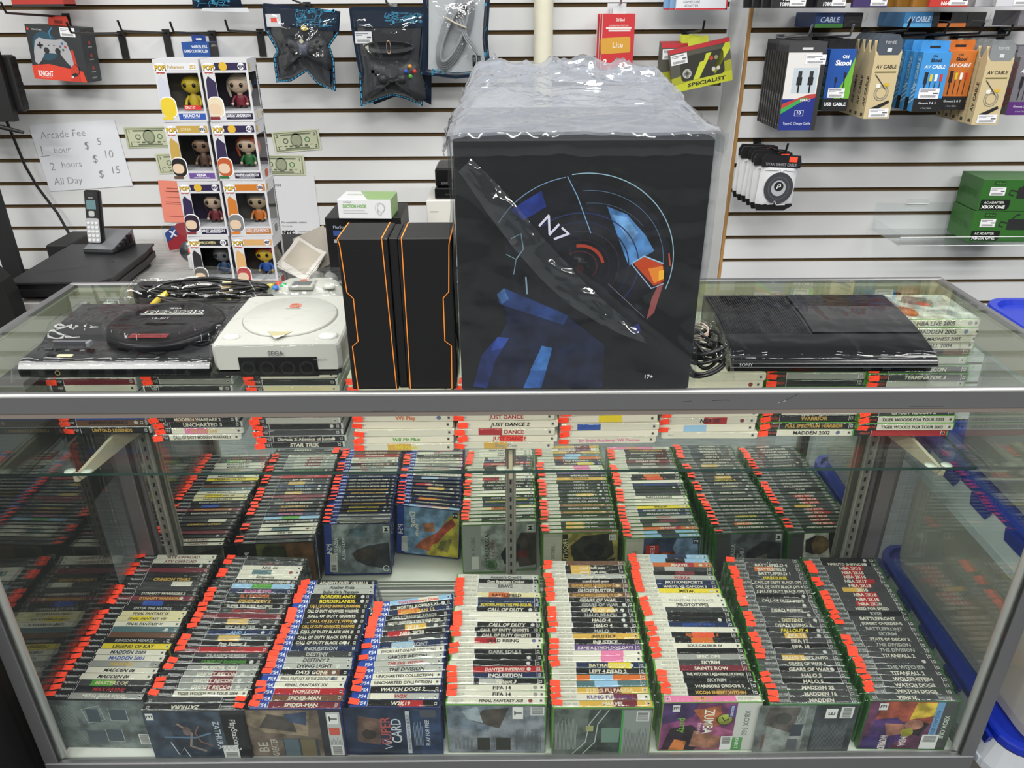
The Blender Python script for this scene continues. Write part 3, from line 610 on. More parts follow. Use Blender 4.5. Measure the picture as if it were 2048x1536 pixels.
REVF = {  # covers of the reversed games that face the customer
 1: [('r', 2, 2, 131, 145, '3a4654/.4'), ('c', 70, 80, 42, '2a3340', 34), ('s', [(34, 60), (60, 84), (96, 76), (110, 104)], 5, '8d7a70'), ('s', [(70, 30), (72, 90), (60, 120)], 4, '5f7c98'), ('s', [(40, 100), (60, 90), (84, 98), (96, 120)], 3, '7a5a4c'), ('c', 54, 76, 12, '6a5a58', 8), ('s', [(84, 40), (120, 50), (100, 62), (126, 70)], 2, 'c9d0d6'), ('t', 'ZATHURA', 66, 134, 12, 'c4ccd4', 96), ('t', 'PlayStation 2', 66, 166, 12, 'd4d4d2', 96), ('r', 6, 6, 24, 20, 'dcdcd8'), ('t', 'E', 15, 13, 12, '151515'), ('r', 94, 136, 130, 166, 'e2e4e2'), ('l', 96, 138, 110, 164, '8a8c8a'), ('b', 114, 140, 126, 162)],
 6: [('r', 2, 2, 131, 142, '83406e/.4'), ('p', [(2, 2), (60, 2), (40, 60), (2, 70)], '4a3264'), ('p', [(60, 100), (131, 60), (131, 142), (80, 142)], 'a85a80'), ('p', [(20, 60), (70, 90), (60, 120), (10, 110)], 'b8683e'), ('p', [(70, 20), (128, 6), (131, 70), (90, 90), (60, 60)], '2d1e2c'), ('p', [(76, 66), (120, 60), (128, 110), (96, 124)], 'b07a62'), ('p', [(100, 30), (131, 20), (131, 50), (106, 54)], 'c4763c'), ('t', 'ZUMBA', 52, 92, 20, 'f0f0e4', 66), ('t', 'fitness', 70, 76, 9, 'e4b8c4', 44), ('t', 'party', 62, 44, 14, '7ab040', 40), ('c', 46, 122, 16, '3e3a20'), ('c', 46, 122, 14, 'a8b04a'), ('s', [(40, 116), (50, 122), (44, 130)], 2.5, '2c3012'), ('r', 8, 128, 40, 140, '4b4a8a'), ('t', 'REQUIRES', 24, 134, 5, 'e6e6ea', 28), ('r', 2, 142, 131, 188, 'c9cac4'), ('r', 96, 142, 131, 162, '5a9a58'), ('t', 'XBOX 360', 56, 164, 11, '6e716c', 70), ('t', 'KINECT', 112, 152, 7, 'eef2ee', 30), ('r', 6, 20, 24, 34, 'dcdcd8'), ('t', 'E', 15, 27, 11, '151515'), ('r', 92, 120, 130, 142, 'e6e8e6'), ('b', 96, 123, 112, 139)],
 8: [('r', 2, 2, 131, 128, '6a3a58/.4'), ('p', [(2, 30), (50, 20), (60, 128), (2, 128)], 'a8503c'), ('p', [(4, 90), (50, 84), (40, 128), (4, 128)], 'd8b83c'), ('p', [(50, 20), (110, 10), (124, 60), (80, 100), (44, 60)], '4a2f6a'), ('p', [(50, 90), (84, 84), (96, 112), (60, 124)], '1c1418'), ('c', 64, 96, 14, 'b8806a', 18), ('p', [(60, 40), (96, 50), (88, 82), (62, 76)], 'a8705c'), ('p', [(96, 6), (131, 4), (131, 60), (100, 56)], '34285c'), ('t', 'ZUMBA', 100, 84, 15, 'e6dcd8', 46, 0), ('t', 'WORLD', 112, 46, 15, 'e6dcd8', 40), ('t', 'PARTY', 126, 46, 13, 'e6dcd8', 36), ('c', 84, 86, 12, 'b4b03a'), ('r', 2, 128, 131, 142, '6f9cc4'), ('t', 'REQUIRES SENSOR', 66, 135, 7, '24406a', 100), ('t', 'XBOX ONE', 70, 154, 10, 'd8e4d4', 64), ('r', 6, 20, 24, 36, 'dcdcd8'), ('t', 'E', 15, 28, 12, '151515'), ('r', 90, 118, 130, 150, 'e6e8e6'), ('b', 94, 122, 110, 146)],
}
for ri, (kind, lst, fl, fr, bl_, br_, lean) in enumerate(ROWS):
    items = lst.split('|'); n = len(items)
    L, H, t = KIND[kind][:3]
    for k, e in enumerate(items):
        f = (n-1-k)/(n-1)                       # 0 front .. 1 rear
        rev = e[0] == '~'; e = e.lstrip('~')
        lx = fl[0]+(bl_[0]-fl[0])*f; ly = fl[1]+(bl_[1]-fl[1])*f; rx = fr[0]+(br_[0]-fr[0])*f; ry = fr[1]+(br_[1]-fr[1])*f
        cx, cy = (lx+rx)/2, (ly+ry)/2; ang = math.degrees(math.atan2(ry-ly, rx-lx))
        if ri == 6 and f > .66: cx -= .006
        cx += RND.uniform(-.0028, .0028) if 0 < k < n-1 else 0
        a = lean*f**1.1
        cy += t/2
        # upper edge stands at cy; lower edge further back by the lean
        M = T(cx, cy+math.sin(math.radians(a))*H, ZD+.0006+(t/2)*math.sin(math.radians(a))) @ RZ(ang+RND.uniform(-.5, .5)) @ RX(a)
        if rev: M = M @ RZ(180)
        pos = 'at front' if k == n-1 else ('at mirror end' if k == 0 else ORD[n-1-k]+' from front')
        lab = f"{CN[e[0]]} spined {KIND[kind][8]} game case {pos}, {ORD[ri]} standing row from left"
        front = FRONTS.get(ri) if k == 0 else (REVF.get(ri) if (rev and k == n-1) else None)
        back = BACKS.get(ri) if k == n-1 else None
        game(kind, e, M, lab, f'game cases standing in the {ORD[ri]} row', front, back, RND.random() < .86)

# flat stacks on the glass shelf, spines to the front
PSP = "ki:UNTOLD LEGENDS|zk:UNTOLD LEGENDS|bo:|rw:|gk:|kw:|wk:|mr:|dw:|kv:"
P3A = "wd:CALL OF DUTY MODERN WARFARE 3|wiq:Ni no Kuni|kw:UNCHARTED 3|kwz:MODERN WARFARE 2|dw:|kv:|wk:|nv:|kw:|gw:|kv:|wd:"
P3B = "kw:STAR TREK|kw:Disgaea 3: Absence of Justice|dv:|kw:|vk:|dcz:|gq:|kw:|dv:|cn:|kv:|wd:"
W1 = "wyi:Wii Music|we:Wii Fit Plus|wi:|wb:|wo:Wii Play|wpy:Super Swing Golf|wk:|wr:|ws:|wg:"
W2 = "wgi:Snap Dog|wrf:JUST DANCE|wrr:JUST DANCE|wk:JUST DANCE 2|wr:JUST DANCE|wo:PLAYGROUND|wye:Looney|wn:|wk:|wb:"
W3 = "wq:Big Brain Academy: Wii Degree|wr:|wgb:|wcy:|wb:Disney|wg:Sing|wo:|wk:|wn:|we:"
W4 = "wr:|wzs:|wkr:NBA 2K|wr:|wm:|wk:|wg:|wn:|wo:|wb:"
GA = "wk:MADDEN 2002|ki:FULL SPECTRUM WARRIOR|ki:WARRIOR|wr:ESPN NHL 2K5|kw:|vk:|dv:|kw:|gw:|kw:|dw:|kv:|wk:"
GB = "rm:|wk:TIGER WOODS PGA TOUR 2003|wk:TIGER WOODS PGA TOUR 2003|dw:GHOST RECON 2|dv:|dv:|kw:|vd:|dw:TERMINATOR 3|dw:GHOST RECON|vz:|zfk:|wd:FOOTBALL 2004|wd:MARCH MADNESS 2005|wd:MADDEN 2005|wd:NBA LIVE 2005"
STACKS = [('portable', PSP, -.8944, .352, -.721), ('three', P3A, -.6965, .322, -.5263), ('three', P3B, -.484, .290, -.3212), ('wii', W1, -.2955, .279, -.1074),
          ('wii', W2, -.0975, .279, .0897), ('wii', W3, .1016, .296, .29), ('wii', W4, .2986, .314, .4866), ('green', GA, .4978, .322, .6828), ('green', GB, .6900, .319, .877)]
for si, (kind, lst, x0, y0, x1) in enumerate(STACKS):
    items = lst.split('|'); L, H, t = KIND[kind][:3]; z = .6976
    for k, e in enumerate(items):
        M = T((x0+x1)/2+RND.uniform(-.004, .004), y0+RND.uniform(0, .005), z+t/2) @ RZ(RND.uniform(-1.2, 1.2)) @ RX(90) @ T(0, 0, -H)
        if si == 8: M = M @ T(-.004, 0, .004*math.sin(k))
        z += t+.0009
        pos = 'lowest' if k == 0 else ('topmost' if k == len(items)-1 else ORD[k]+' from bottom')
        lab = f"{CN[e[0]]} spined {KIND[kind][8]} game case lying {pos}, {ORD[si]} shelf stack from left"
        fr = None
        if si == 8 and k == len(items)-1: fr = [('r', 2, 2, 131, 150, 'c9cbc6/.4'), ('p', [(20, 40), (90, 20), (120, 80), (80, 130), (30, 110)], 'a9aeb0'), ('p', [(60, 60), (110, 40), (124, 90), (90, 110)], '6e7478'), ('c', 40, 120, 26, 'b8602c', 18), ('c', 80, 70, 14, 'b03a34', 12), ('p', [(90, 20), (126, 10), (126, 50), (100, 60)], '8f9698')]
        game(kind, e, M, lab, f'game cases lying in the {ORD[si]} shelf stack', fr, None, RND.random() < .95, sl=kind != 'wii' or k % 2 == 0)
# ------------------------------------------------------------------ things on the counter
ZC = .9637
def wrap_sheet(x0, x1, y0, y1, top, m='wrap', amp=.0022, nx=60, ny=40, fr=34, seed=0, out=.004):
    """cling film pulled over something: top(u, v) gives the height above the counter"""
    b = MB()
    def fn(u, v):
        x = x0+(x1-x0)*u; y = y0+(y1-y0)*v
        h = top(u, v)
        w = amp*ridge(x*fr, y*fr*.5, seed)+amp*.7*ridge(x*fr*.35+9, y*fr*1.3, seed+4)
        return (x+amp*.5*fbm(x*40, y*40, seed), y+amp*.5*fbm(x*40, y*40, seed+8), h+w)
    b.grid(nx, ny, fn, m); return b
def dome(u, v, h, eu=.05, ev=.06):
    """flat roof of height h falling to the table at the rim"""
    def e(t, k): 
        d = min(t, 1-t)/k
        return min(1, max(0, d))
    q = min(e(u, eu), e(v, ev)); return h*math.sin(min(1, q)*PI/2)**.6

# --- large helmet box in a clear bag
N7 = thing('collector_box', 'large black box with blue and orange printed artwork wrapped in clear plastic', 'box', (.0985, .008, ZC+.0006))
w, d, h = .330, .335, .352
b = MB(); b.cbox(-w/2, w/2, 0, d, 0, h, '060709/.5', .002)
def q7(x, y):      # drawing grid of the box face
    return (-.165+.330*(x/100), .352*(1-y/100))
FM = T(0, 0, 0) @ FRONT
def P7(*p): return [q7(*a) for a in p]
def Z(i): return .0004+.00006*i
b.disc(*q7(15, 6.5), .0032, '020203', FM, Z(1), 16); b.disc(*q7(76, 6.2), .0032, '020203', FM, Z(1), 16)
def arc(cx, cy, r, a0, a1, n=24, ry=1.0):
    return [(cx+r*math.cos(math.radians(a0+(a1-a0)*i/n)), cy-r*ry*math.sin(math.radians(a0+(a1-a0)*i/n))) for i in range(n+1)]
def A7(*a, **k): return [q7(*p) for p in arc(*a, **k)]
b.poly(P7(*(arc(50, 47, 37, -30, 150, ry=.86)+[(24, 60), (30, 66), (80, 72)])), 'print:14161c', FM, Z(1))        # dark round shape
b.poly(P7((5, 98), (12, 86), (20, 70), (18, 58), (24, 57), (44, 66), (62, 80), (62, 99)), 'print:131a33', FM, Z(2))
b.poly(P7((5, 98), (9, 84), (16, 76), (21, 76.5), (15, 86), (11, 99)), 'print:1b2c66', FM, Z(3)); b.poly(P7((16, 76), (21, 76.5), (18, 81), (13, 82)), 'print:27408c', FM, Z(4))
b.poly(P7((27, 99), (35, 80), (39.5, 81), (35, 99)), 'print:2a5596', FM, Z(3)); b.poly(P7((30, 91), (35, 80), (39.5, 81), (37, 91)), 'print:3a70b4', FM, Z(4))
b.poly(P7((16, 58), (19, 55.5), (46, 67), (44, 71), (17, 62)), 'print:22386c', FM, Z(3)); b.poly(P7((16, 58), (19, 55.5), (21, 60), (18, 62)), 'print:3c6296', FM, Z(4))
b.poly(P7((22, 25), (34, 18), (36, 24), (27, 29)), 'print:1d2f78', FM, Z(3))
b.poly(P7((60, 24), (68, 27), (76, 35), (80, 41), (70, 47), (66, 38)), 'print:4c7fb6', FM, Z(3)); b.poly(P7((62, 27), (68, 28), (73, 34), (70, 38)), 'print:6d9fd0', FM, Z(4))
for k, (r, c) in enumerate(((24, '27325c'), (20, '1f2440'), (16, '302538'), (12, '2b1e2c'), (7, '48232a'))):
    b.stroke(A7(50, 47, r, -40, 130, ry=.86), .0016, c+'/.4', FM, Z(5))
b.stroke(A7(50, 47, 9.5, 10, 100, ry=.86), .0042, 'a23c2a/.4', FM, Z(6)); b.disc(*q7(50, 48), .006, '2c1719', FM, Z(6), 18)
b.stroke(A7(52, 45, 36, -20, 100, ry=.92), .0013, '8fb0c0/.4', FM, Z(6)); b.stroke(A7(50, 47, 38, 100, 150, ry=.9), .0012, '6f8cab/.4', FM, Z(6))
b.stroke(A7(53, 46, 31, -10, 95, ry=.9), .0008, '55708a/.4', FM, Z(6)); b.stroke(A7(54, 47, 27, 40, 95, ry=.9), .0007, '455a6c/.4', FM, Z(6))
b.stroke(P7((44, 13), (48, 20), (54, 34)), .0012, '7aa0c2/.4', FM, Z(6)); b.stroke(P7((62, 54), (70, 61), (78, 68)), .0006, '8c7f86/.4', FM, Z(6))
b.poly(P7((72, 46), (76, 43), (84, 46), (85, 53), (81, 55)), 'b9431c/.35', FM, Z(6)); b.poly(P7((78, 48), (84, 47), (84.5, 52), (81, 54)), 'e0842c/.35', FM, Z(7)); b.poly(P7((82.5, 49), (84.6, 48.5), (84.8, 52), (82.8, 53)), 'f0b43c/.35', FM, Z(8))
b.stroke(P7((71, 46), (76, 43), (84, 46)), .0018, '8fc0e0/.4', FM, Z(8)); b.stroke(P7((71, 46), (80, 56), (85, 54)), .0014, '9fb0c8/.4', FM, Z(8))
b.poly(P7((83, 54), (85, 53.5), (82, 66), (79, 69), (80.5, 60)), '8c4a48/.4', FM, Z(6)); b.stroke(P7((86, 42), (87, 47)), .002, 'b0503a/.4', FM, Z(7))
b.poly(P7((73, 72), (76, 70.5), (77, 74), (74, 75.5)), '28306e/.4', FM, Z(6))
b.stroke(P7((22, 36), (26, 34), (27, 40), (24, 44)), .0016, '8fa6b8/.4', FM, Z(6)); b.stroke(P7((20, 42), (24, 44), (23, 50)), .0010, '7fa0a8/.4', FM, Z(6)); b.stroke(P7((28, 51), (28.6, 58)), .0022, '7e94a4/.4', FM, Z(6))
c0 = q7(39.5, 32.5)
b.text('N7', 'd8d4e8/.4', FM @ T(c0[0], c0[1], 0) @ RZ(-42), .021, z=Z(9), bold=.0, w=.040, fit=True)
b.text('17+', 'd8d8d8/.4', FM, .0062, q7(82, 94), z=Z(9), bold=.02)
b.build('printed_carton', N7)
b = MB()
for fn_i, (ax, bx) in enumerate((((-.168, .168), (0, .358)),)):
    def front(u, v):
        x = -.1685+.337*u*(1-.0)+.002*math.sin(v*9); z = .0015+.353*v
        fold = 0
        # the diagonal tucked fold and the vertical heat seam
        dd = (u-.04)*.72+(1-v)*-.62+.06
        q = abs(u*.78-(1-v)*.98+.08); fold = .0075*max(0, 1-q/.075)
        seam = .0022*max(0, 1-abs(u-.45)/.012)
        return (x, -.0026-fold-seam-.0016*ridge(x*16, z*16, 3)-.0012*ridge(x*7+5, z*20, 7), z)
    b.grid(56, 64, front, 'poly')
for s in (-1, 1):
    def sidef(u, v):
        z = .0015+.353*v; y = -.003+.345*u
        return (s*(.1695+.004*ridge(y*14, z*10, s*5)+.006*v*(1-u)*(.4+fbm(z*9, s*3))), y, z)
    b.grid(30, 40, sidef, 'poly')
b.build('plastic_bag', N7)
b = MB()      # diagonal tucked layer of the bag
def tuck(u, v):
    x, z = q7(4.5+80*u, 8+73*u+8*math.sin(PI*u)**1.3); wd_ = .022*math.sin(PI*min(1, .08+u))**.5*(1-.25*u); k = (v-.5)*2
    return (x+wd_*.72*k, -.0125-.004*(1-k*k)-.0035*ridge(u*7, v*1.6, 9)-.002*ridge(u*22, v*3, 4), z+wd_*.68*k)
b.grid(70, 14, tuck, 'tuck')
b.build('bag_fold', N7)['label'] = 'diagonal glossy fold in the clear bag'
b = MB()
def topf(u, v):
    x = -.172+.346*u; y = -.004+.395*v
    lift = .006+.052*(v**.9)*(1-.25*u)+.010*math.sin(PI*u)*v
    edge = min(1, min(u, 1-u)/.06); lift = lift*(.35+.65*edge)
    drop = 0 if v < .93 else -.02*(v-.93)/.07
    return (x*(1-.05*v)+.004*fbm(y*12, x*5), y+.004*fbm(x*14, y*9, 2), .354+lift+drop+.014*ridge(x*6+y*3, y*19-x*4, 11)**2*(.12+v)+.008*ridge(x*15-y*5, y*26+x*9, 2)**2*(.2+v))
b.grid(90, 70, topf, 'milky')
def topf2(u, v):
    x, y, z = topf(u, v); return (x*.97, y*.985+.003, z-.004-.014*v*abs(fbm(x*8, y*8, 21))-.009*ridge(x*11-y*8, y*21, 31)**2*v)
b.grid(70, 50, topf2, 'milky')
for s in (-1, 1):      # gathered corner flaps
    def flap(u, v):
        a = topf(0 if s < 0 else 1, u*.98); k = v
        return (a[0]+s*(.010*k*math.sin(u*3+.4)+.006*ridge(u*9, v*3, s)*(1-k*.5)), a[1], a[2]*(1-k)+(.33-.02*u)*k)
    b.grid(40, 8, flap, 'poly')
def lip(u, v):
    a = topf(u, 0); return (a[0], a[1]-.003-.005*v*(1-v)*4*(.4+abs(fbm(u*14, 3))), a[2]-.028*v-.004*fbm(u*11, 6))
b.grid(70, 6, lip, 'poly')
b.build('folded_bag_top', N7)['label'] = 'loose milky folds of the bag over the box top'

# --- two tall slim black boxes with orange lines
def tall_box(x0, x1, lab, side):
    w = x1-x0; hh = .2255
    o = thing('slim_box', lab, 'box', (x0, .0135, ZC+.0004), group=None)
    b = MB(); b.cbox(0, w, 0, .083, 0, hh, '0d0d0e/.45', .0016); 
    if side > 0: b.cbox(-.0125, -.0006, .004, .079, 0, hh-.0012, '09090a/.5', .001)
    b.build('carton', o)
    b = MB(); F = T(0, -.0003, 0) @ FRONT; H_ = hh
    l1 = [(0, .0008), (.04, .003), (.335, .006), (.375, .014), (.66, .0145), (.695, .0055), (1, .0075)]
    l2 = [(0, .0), (1, .0)]
    if side < 0: pa = [(x+.0005, H_*(1-t_)) for t_, x in l1]; pb = [(w-.0075, H_), (w-.0035, 0)]
    else: pa = [(w-x-.0005, H_*(1-t_)) for t_, x in l1]; pb = [(.0055, H_), (.0035, 0)]
    for p in (pa, pb):
        b.stroke(p, .0013, 'f08a2c/.5', F)
        x = p[0][0]; b.stroke([(x, .0), (x, .083)], .0016, 'f08a2c/.5', T(0, 0, H_+.0003))
    b.build('orange_line', o)['label'] = 'thin orange printed line'
    return o
tall_box(-.2265, -.1588, 'tall black box with notched orange line standing next to the white console', -1)
tall_box(-.1455, -.0735, 'tall black box with orange lines standing next to the large bagged box', 1)

# --- black sixteen bit console in shrink wrap
GEN = thing('game_console', 'flat black console with round lid in shrink wrap beside the white console', 'game console', M=T(-.589, .052, ZC+.0003) @ RZ(-.6))
b = MB(); W = .287; D = .207
prof = [(.003, .004), (-.0008, .006), (-.0015, .010), (-.0015, .016), (-.0012, .0185), (.0030, .0238), (.0050, .0262), (.007, .0275), (.012, .0282), (.07, .031), (.085, .038), (D-.004, .046), (D, .043), (D, .004)]
YZ = Matrix(((0, 0, 1, 0), (1, 0, 0, 0), (0, 1, 0, 0), (0, 0, 0, 1)))
b.prism(prof, -W/2, W/2, '07080c/.2', YZ)
b.box(-W/2+.01, W/2-.01, .01, D-.01, 0, .004, '060607/.6')
for x in (-.11, .11): b.disc(x, .012, .0045, '050505', T(0, -.0018, 0) @ FRONT, n=14)
b.ring(-.085, .0125, .003, .0042, '9c8f62/.4/.6', T(0, -.002, 0) @ FRONT, n=16)
for i in range(9): b.rect(.06+i*.006, .0095, .0635+i*.006, .0105, '2b2b30', T(0, -.002, 0) @ FRONT)
slope = math.degrees(math.atan2(.008, .119))
LM = T(.035, .118, .0405) @ RX(slope)
b.build('shell', GEN)
b = MB(); b.lathe([(.092, -.004), (.092, .003), (.088, .006), (.078, .0065), (.074, .004), (.05, .0045), (.0001, .0045)], 'matt:0c0d11', 48, LM @ S(1, .92, 1))
b.rect(-.034, -.006, .034, .004, '08080a', LM, .0068)
b.build('round_lid', GEN)
b = MB()
b.text('GENESIS', 'cfd2cc/.3', LM, .0125, (0, .036), w=.098, fit=True, z=.0072, bold=.035); b.text('GENESIS', '0b0b0e/.3', LM, .0118, (0, .0362), w=.093, fit=True, z=.0075)
b.text('SEGA', 'cfd2cc/.3', LM, .006, (-.002, .050), w=.026, z=.0075); b.stroke([(-.052, .027), (.052, .027)], .0018, 'cfd2cc', LM, .0072)
b.text('16-BIT', '9a9ca0/.4', LM, .0082, (-.012, .012), w=.036, z=.0072)
b.rect(-.036, -.058, .024, -.044, '6e1c1e/.4', LM @ T(0, 0, 0), .0068); b.text('HIGH DEFINITION GRAPHICS', '3c0c0e', LM, .003, (-.006, -.051), w=.05, z=.0072)
b.build('label_print', GEN)
b = MB(); TM = T(0, 0, .0312) @ RX(2.6)
b.cbox(-.089, -.066, .012, .019, 0, .0022, 'c9bf9a/.4', .0006, TM); b.build('reset_button', GEN)['label'] = 'beige reset button'
b = MB(); b.cbox(-.118, -.106, .033, .038, 0, .004, '2c2d31/.4', .0006, TM); b.build('volume_slider', GEN); b = MB(); b.cbox(-.115, -.055, .052, .056, 0, .008, '44464b/.3', .001, TM); b.cbox(-.06, -.054, .044, .056, 0, .009, '6a6c70/.4', .001, TM)
b.build('power_switch', GEN); b = MB(); b.text('RESET', 'c8c8c8', TM, .003, (-.084, .008), w=.012); b.text('ON', 'c8c8c8', TM, .0028, (-.085, .036)); b.text('OFF', 'c8c8c8', TM, .0028, (-.062, .036))
b.build('print', GEN)
def gtop(u, v):
    y = -.010+.235*v; base = .031 if y < .07 else (.031+.017*min(1, (y-.07)/.03))
    du = (u-.62)*1.0; dv = (v-.53)*1.05
    if du*du+dv*dv < .1: base = max(base, .0495)
    return dome(u, v, base+.0026, .035, .06)
b = wrap_sheet(-W/2-.010, W/2+.012, -.010, .225, gtop, 'wrap', .0022, 90, 56, 30, 2); b.build('shrink_wrap', GEN)
# cord bundle behind it, in its own bag
CB = thing('cord_bundle', 'coiled black power cord with yellow plug bagged behind the black round-lid console', 'cord', (-.55, .335, ZC+.001))
b = MB(); R2_ = random.Random(3)
for k in range(11):
    pts = []; a0 = R2_.uniform(0, 6); rx = .085+R2_.uniform(-.012, .02); ry = .022+R2_.uniform(-.008, .012); zz = .010+.0042*k
    for i in range(28):
        t_ = 2*PI*i/28; pinch = 1-.65*math.exp(-((math.cos(t_)-.35)**2)*14)*(1 if True else 0)
        pts.append((.015+rx*math.cos(t_), ry*math.sin(t_)*(.45+.55*pinch)+.004*math.sin(3*t_+a0), zz+.005*math.sin(2*t_+a0)))
    b.tube(pts, .0030, '0c0c0e/.35', 7, closed=True)
for k in range(5):
    pts = [(-.035-.012*k+.01*math.cos(t_*.5)+.03*math.cos(t_), .004*k-.01+.022*math.sin(t_), .024+.006*k+.004*math.sin(t_*2)) for t_ in [i*2*PI/20 for i in range(20)]]
    b.tube(pts, .0024, '111113/.35', 7, closed=True)
b.build('coiled_cable', CB)
b = MB(); b.lathe([(.026, -.008), (.0265, 0), (.026, .008)], 'cdb98f/.6', 24, T(.044, 0, .03) @ RY(90) @ S(1.05, .62, 1)); b.build('rubber_band', CB)['label'] = 'tan rubber band'
b = MB(); b.tube([(-.088, -.024, .022), (-.074, -.021, .034), (-.058, -.018, .044)], .0052, 'd9b92c/.4', 10); b.tube([(-.094, -.026, .014), (-.088, -.024, .022)], .0034, 'e4dccb/.4', 8); b.build('plug', CB)['label'] = 'yellow plug with a pale sleeve'
b = MB(); b.cbox(-.14, -.02, .012, .05, .0, .045, '101013/.4', .008); b.build('power_brick', CB)
def ctop(u, v):
    return dome(u, v, .066+.008*math.sin(u*3.1), .16, .34)
b = wrap_sheet(-.145, .125, -.055, .060, ctop, 'wrap', .0035, 60, 36, 36, 14)
def tail(u, v): return (-.135-.045*u, -.03+.06*v+.01*fbm(u*6, v*6), .006+.028*(1-u*.4)*math.sin(PI*v)*(.6+.6*abs(fbm(u*9, v*9, 4)))+.006*ridge(u*9, v*9, 1))
b.grid(16, 14, tail, 'wrap'); b.build('plastic_bag', CB)

# --- white console
DC = thing('game_console', 'white console with round disc lid and black port panel beside the black one', 'game console', M=T(-.345, .058, ZC+.0003))
W = .193; D = .176; wh = 'b6b6af/.4'
b = MB()
out = [(-.5, .03), (-.47, 0), (.47, 0), (.5, .03), (.5, .42), (.47, .97), (.42, 1), (-.42, 1), (-.47, .97), (-.5, .42)]
def ring_(s_, z, fz=0): return [(p[0]*W*s_, p[1]*D+(0 if p[1] > .1 else 0), z+fz*p[1]) for p in out]
lv = [ring_(.97, .010), ring_(1, .018), ring_(1.0, .046, .012), ring_(.985, .051, .012), ring_(.955, .0535, .012)]
vs = [v for r in lv for v in r]; n = len(out)
fs = [(k*n+i, k*n+(i+1) % n, (k+1)*n+(i+1) % n, (k+1)*n+i) for k in range(4) for i in range(n)]+[tuple(range(4*n, 5*n)), tuple(range(n))[::-1]]
b.add(vs, fs, wh); b.box(-W*.45, W*.45, .006, D*.93, 0, .0105, '151516/.5')
b.build('shell', DC)
b = MB(); b.box(-W*.30, W*.31, -.0012, .01, .001, .033, '0b0b0c/.3'); b.box(-W*.49, W*.49, .0, .012, .006, .0125, '101011/.4')
F = T(0, -.0014, 0) @ FRONT
for x in (-.045, -.0165, .0145, .043):
    b.ring(x, .0155, .0085, .0112, '232326/.3', F, n=28); b.rect(x-.006, .011, x+.006, .018, '020202', F, .0001)
b.build('port_panel', DC)['label'] = 'black panel with four round controller sockets'
TM = T(0, 0, .0537) @ RX(3.9)
b = MB(); b.lathe([(.073, -.002), (.073, .002), (.071, .0036), (.0001, .0042)], 'b9b9b2/.35', 56, TM @ T(0, .096, 0) @ S(1, .98, 1)); b.ring(0, .096, .0732, .0743, '8c8c88', TM, .0004, 56, ry=.98)
b.build('disc_lid', DC)
b = MB(); sp = []
for i in range(60):
    a = i/60*2*PI*2.4; r = .0028+.0082*i/60; sp.append((r*1.0*math.cos(a), .128+r*.8*math.sin(a)))
b.stroke(sp, .0016, 'd8623c/.4', TM, .0047); b.rect(-.012, .1165, .012, .1185, 'a8a8a4', TM, .0046)
b.poly([(-.019, .034), (.019, .034), (-.001, .010)], 'b4ab84/.35', TM, .0044); b.poly([(-.008, .018), (.0105, .022), (-.001, .010)], 'dcdcd6/.35', TM, .0046)
b.text('SEGA', '5c5c60/.4', F, .0072, (0, .0405), w=.024, z=.0012, bold=.02); b.text('DREAMCAST', '7c7c7c', F, .0026, (.065, .03), w=.022, z=.0012)
b.build('printed_marks', DC)
b = MB(); b.lathe([(.0115, 0), (.0115, .002), (.009, .0036), (.0001, .004)], 'cfd0c8/.3', 24, TM @ T(-.072, .024, 0) @ S(1.1, .75, 1)); b.build('button', DC)['label'] = 'oval beige power button'
b = MB(); b.lathe([(.014, 0), (.014, .002), (.011, .0034), (.0001, .004)], 'd2d3cf/.25', 24, TM @ T(.074, .026, 0) @ S(1.05, .8, 1)); b.build('button', DC)['label'] = 'round pale open button'
b = wrap_sheet(-W/2-.006, W/2+.006, -.007, D+.006, lambda u, v: dome(u, v, .0575+.013*v, .035, .05), 'wrap', .0018, 60, 44, 34, 30); b.build('shrink_wrap', DC)
# its controller, bagged, behind
CT = thing('game_controller', 'white game controller with four coloured buttons bagged behind the white console', 'game controller', M=T(-.385, .41, ZC+.0006) @ RZ(180))
b = MB(); ol = [(-.075, .0), (-.070, .035), (-.045, .05), (-.02, .048), (.02, .048), (.045, .05), (.07, .035), (.075, 0), (.06, -.045), (.045, -.05), (.03, -.02), (-.03, -.02), (-.045, -.05), (-.06, -.045)]
b.pillow(ol, .034, 'b4b4ac/.45', T(0, 0, .001), rings=5); b.build('shell', CT)
b = MB(); b.cbox(-.023, .023, .0, .042, .028, .037, 'a8a8a0/.4', .002); b.cbox(-.017, .017, .016, .038, .0365, .0378, '5f6260/.4', .0005); b.build('memory_bay', CT)
b = MB(); b.stroke([(p[0]*.7, (p[1]-.128)*.7+.008) for p in sp], .0013, 'd8623c', T(0, 0, .0374)); b.build('swirl_mark', CT)
for (x, y, c) in ((-.050, .030, '3c78c8'), (-.062, .018, 'd0bc34'), (-.050, .006, 'cf4a3c'), (-.038, .018, '3fa86a')):
    b = MB(); b.lathe([(.0062, 0), (.0062, .005), (.0001, .006)], c+'/.3', 16, T(-x-.0, y, .028)); b.build('button', CT)
b = MB(); b.lathe([(.012, 0), (.0125, .004), (.009, .007), (.0001, .0065)], 'bfbfb8/.4', 20, T(-.05, .024, .028)); b.build('thumbstick', CT)
b = wrap_sheet(-.10, .095, -.062, .07, lambda u, v: dome(u, v, .041, .14, .2), 'wrap', .004, 50, 36, 34, 44); b.build('plastic_bag', CT)

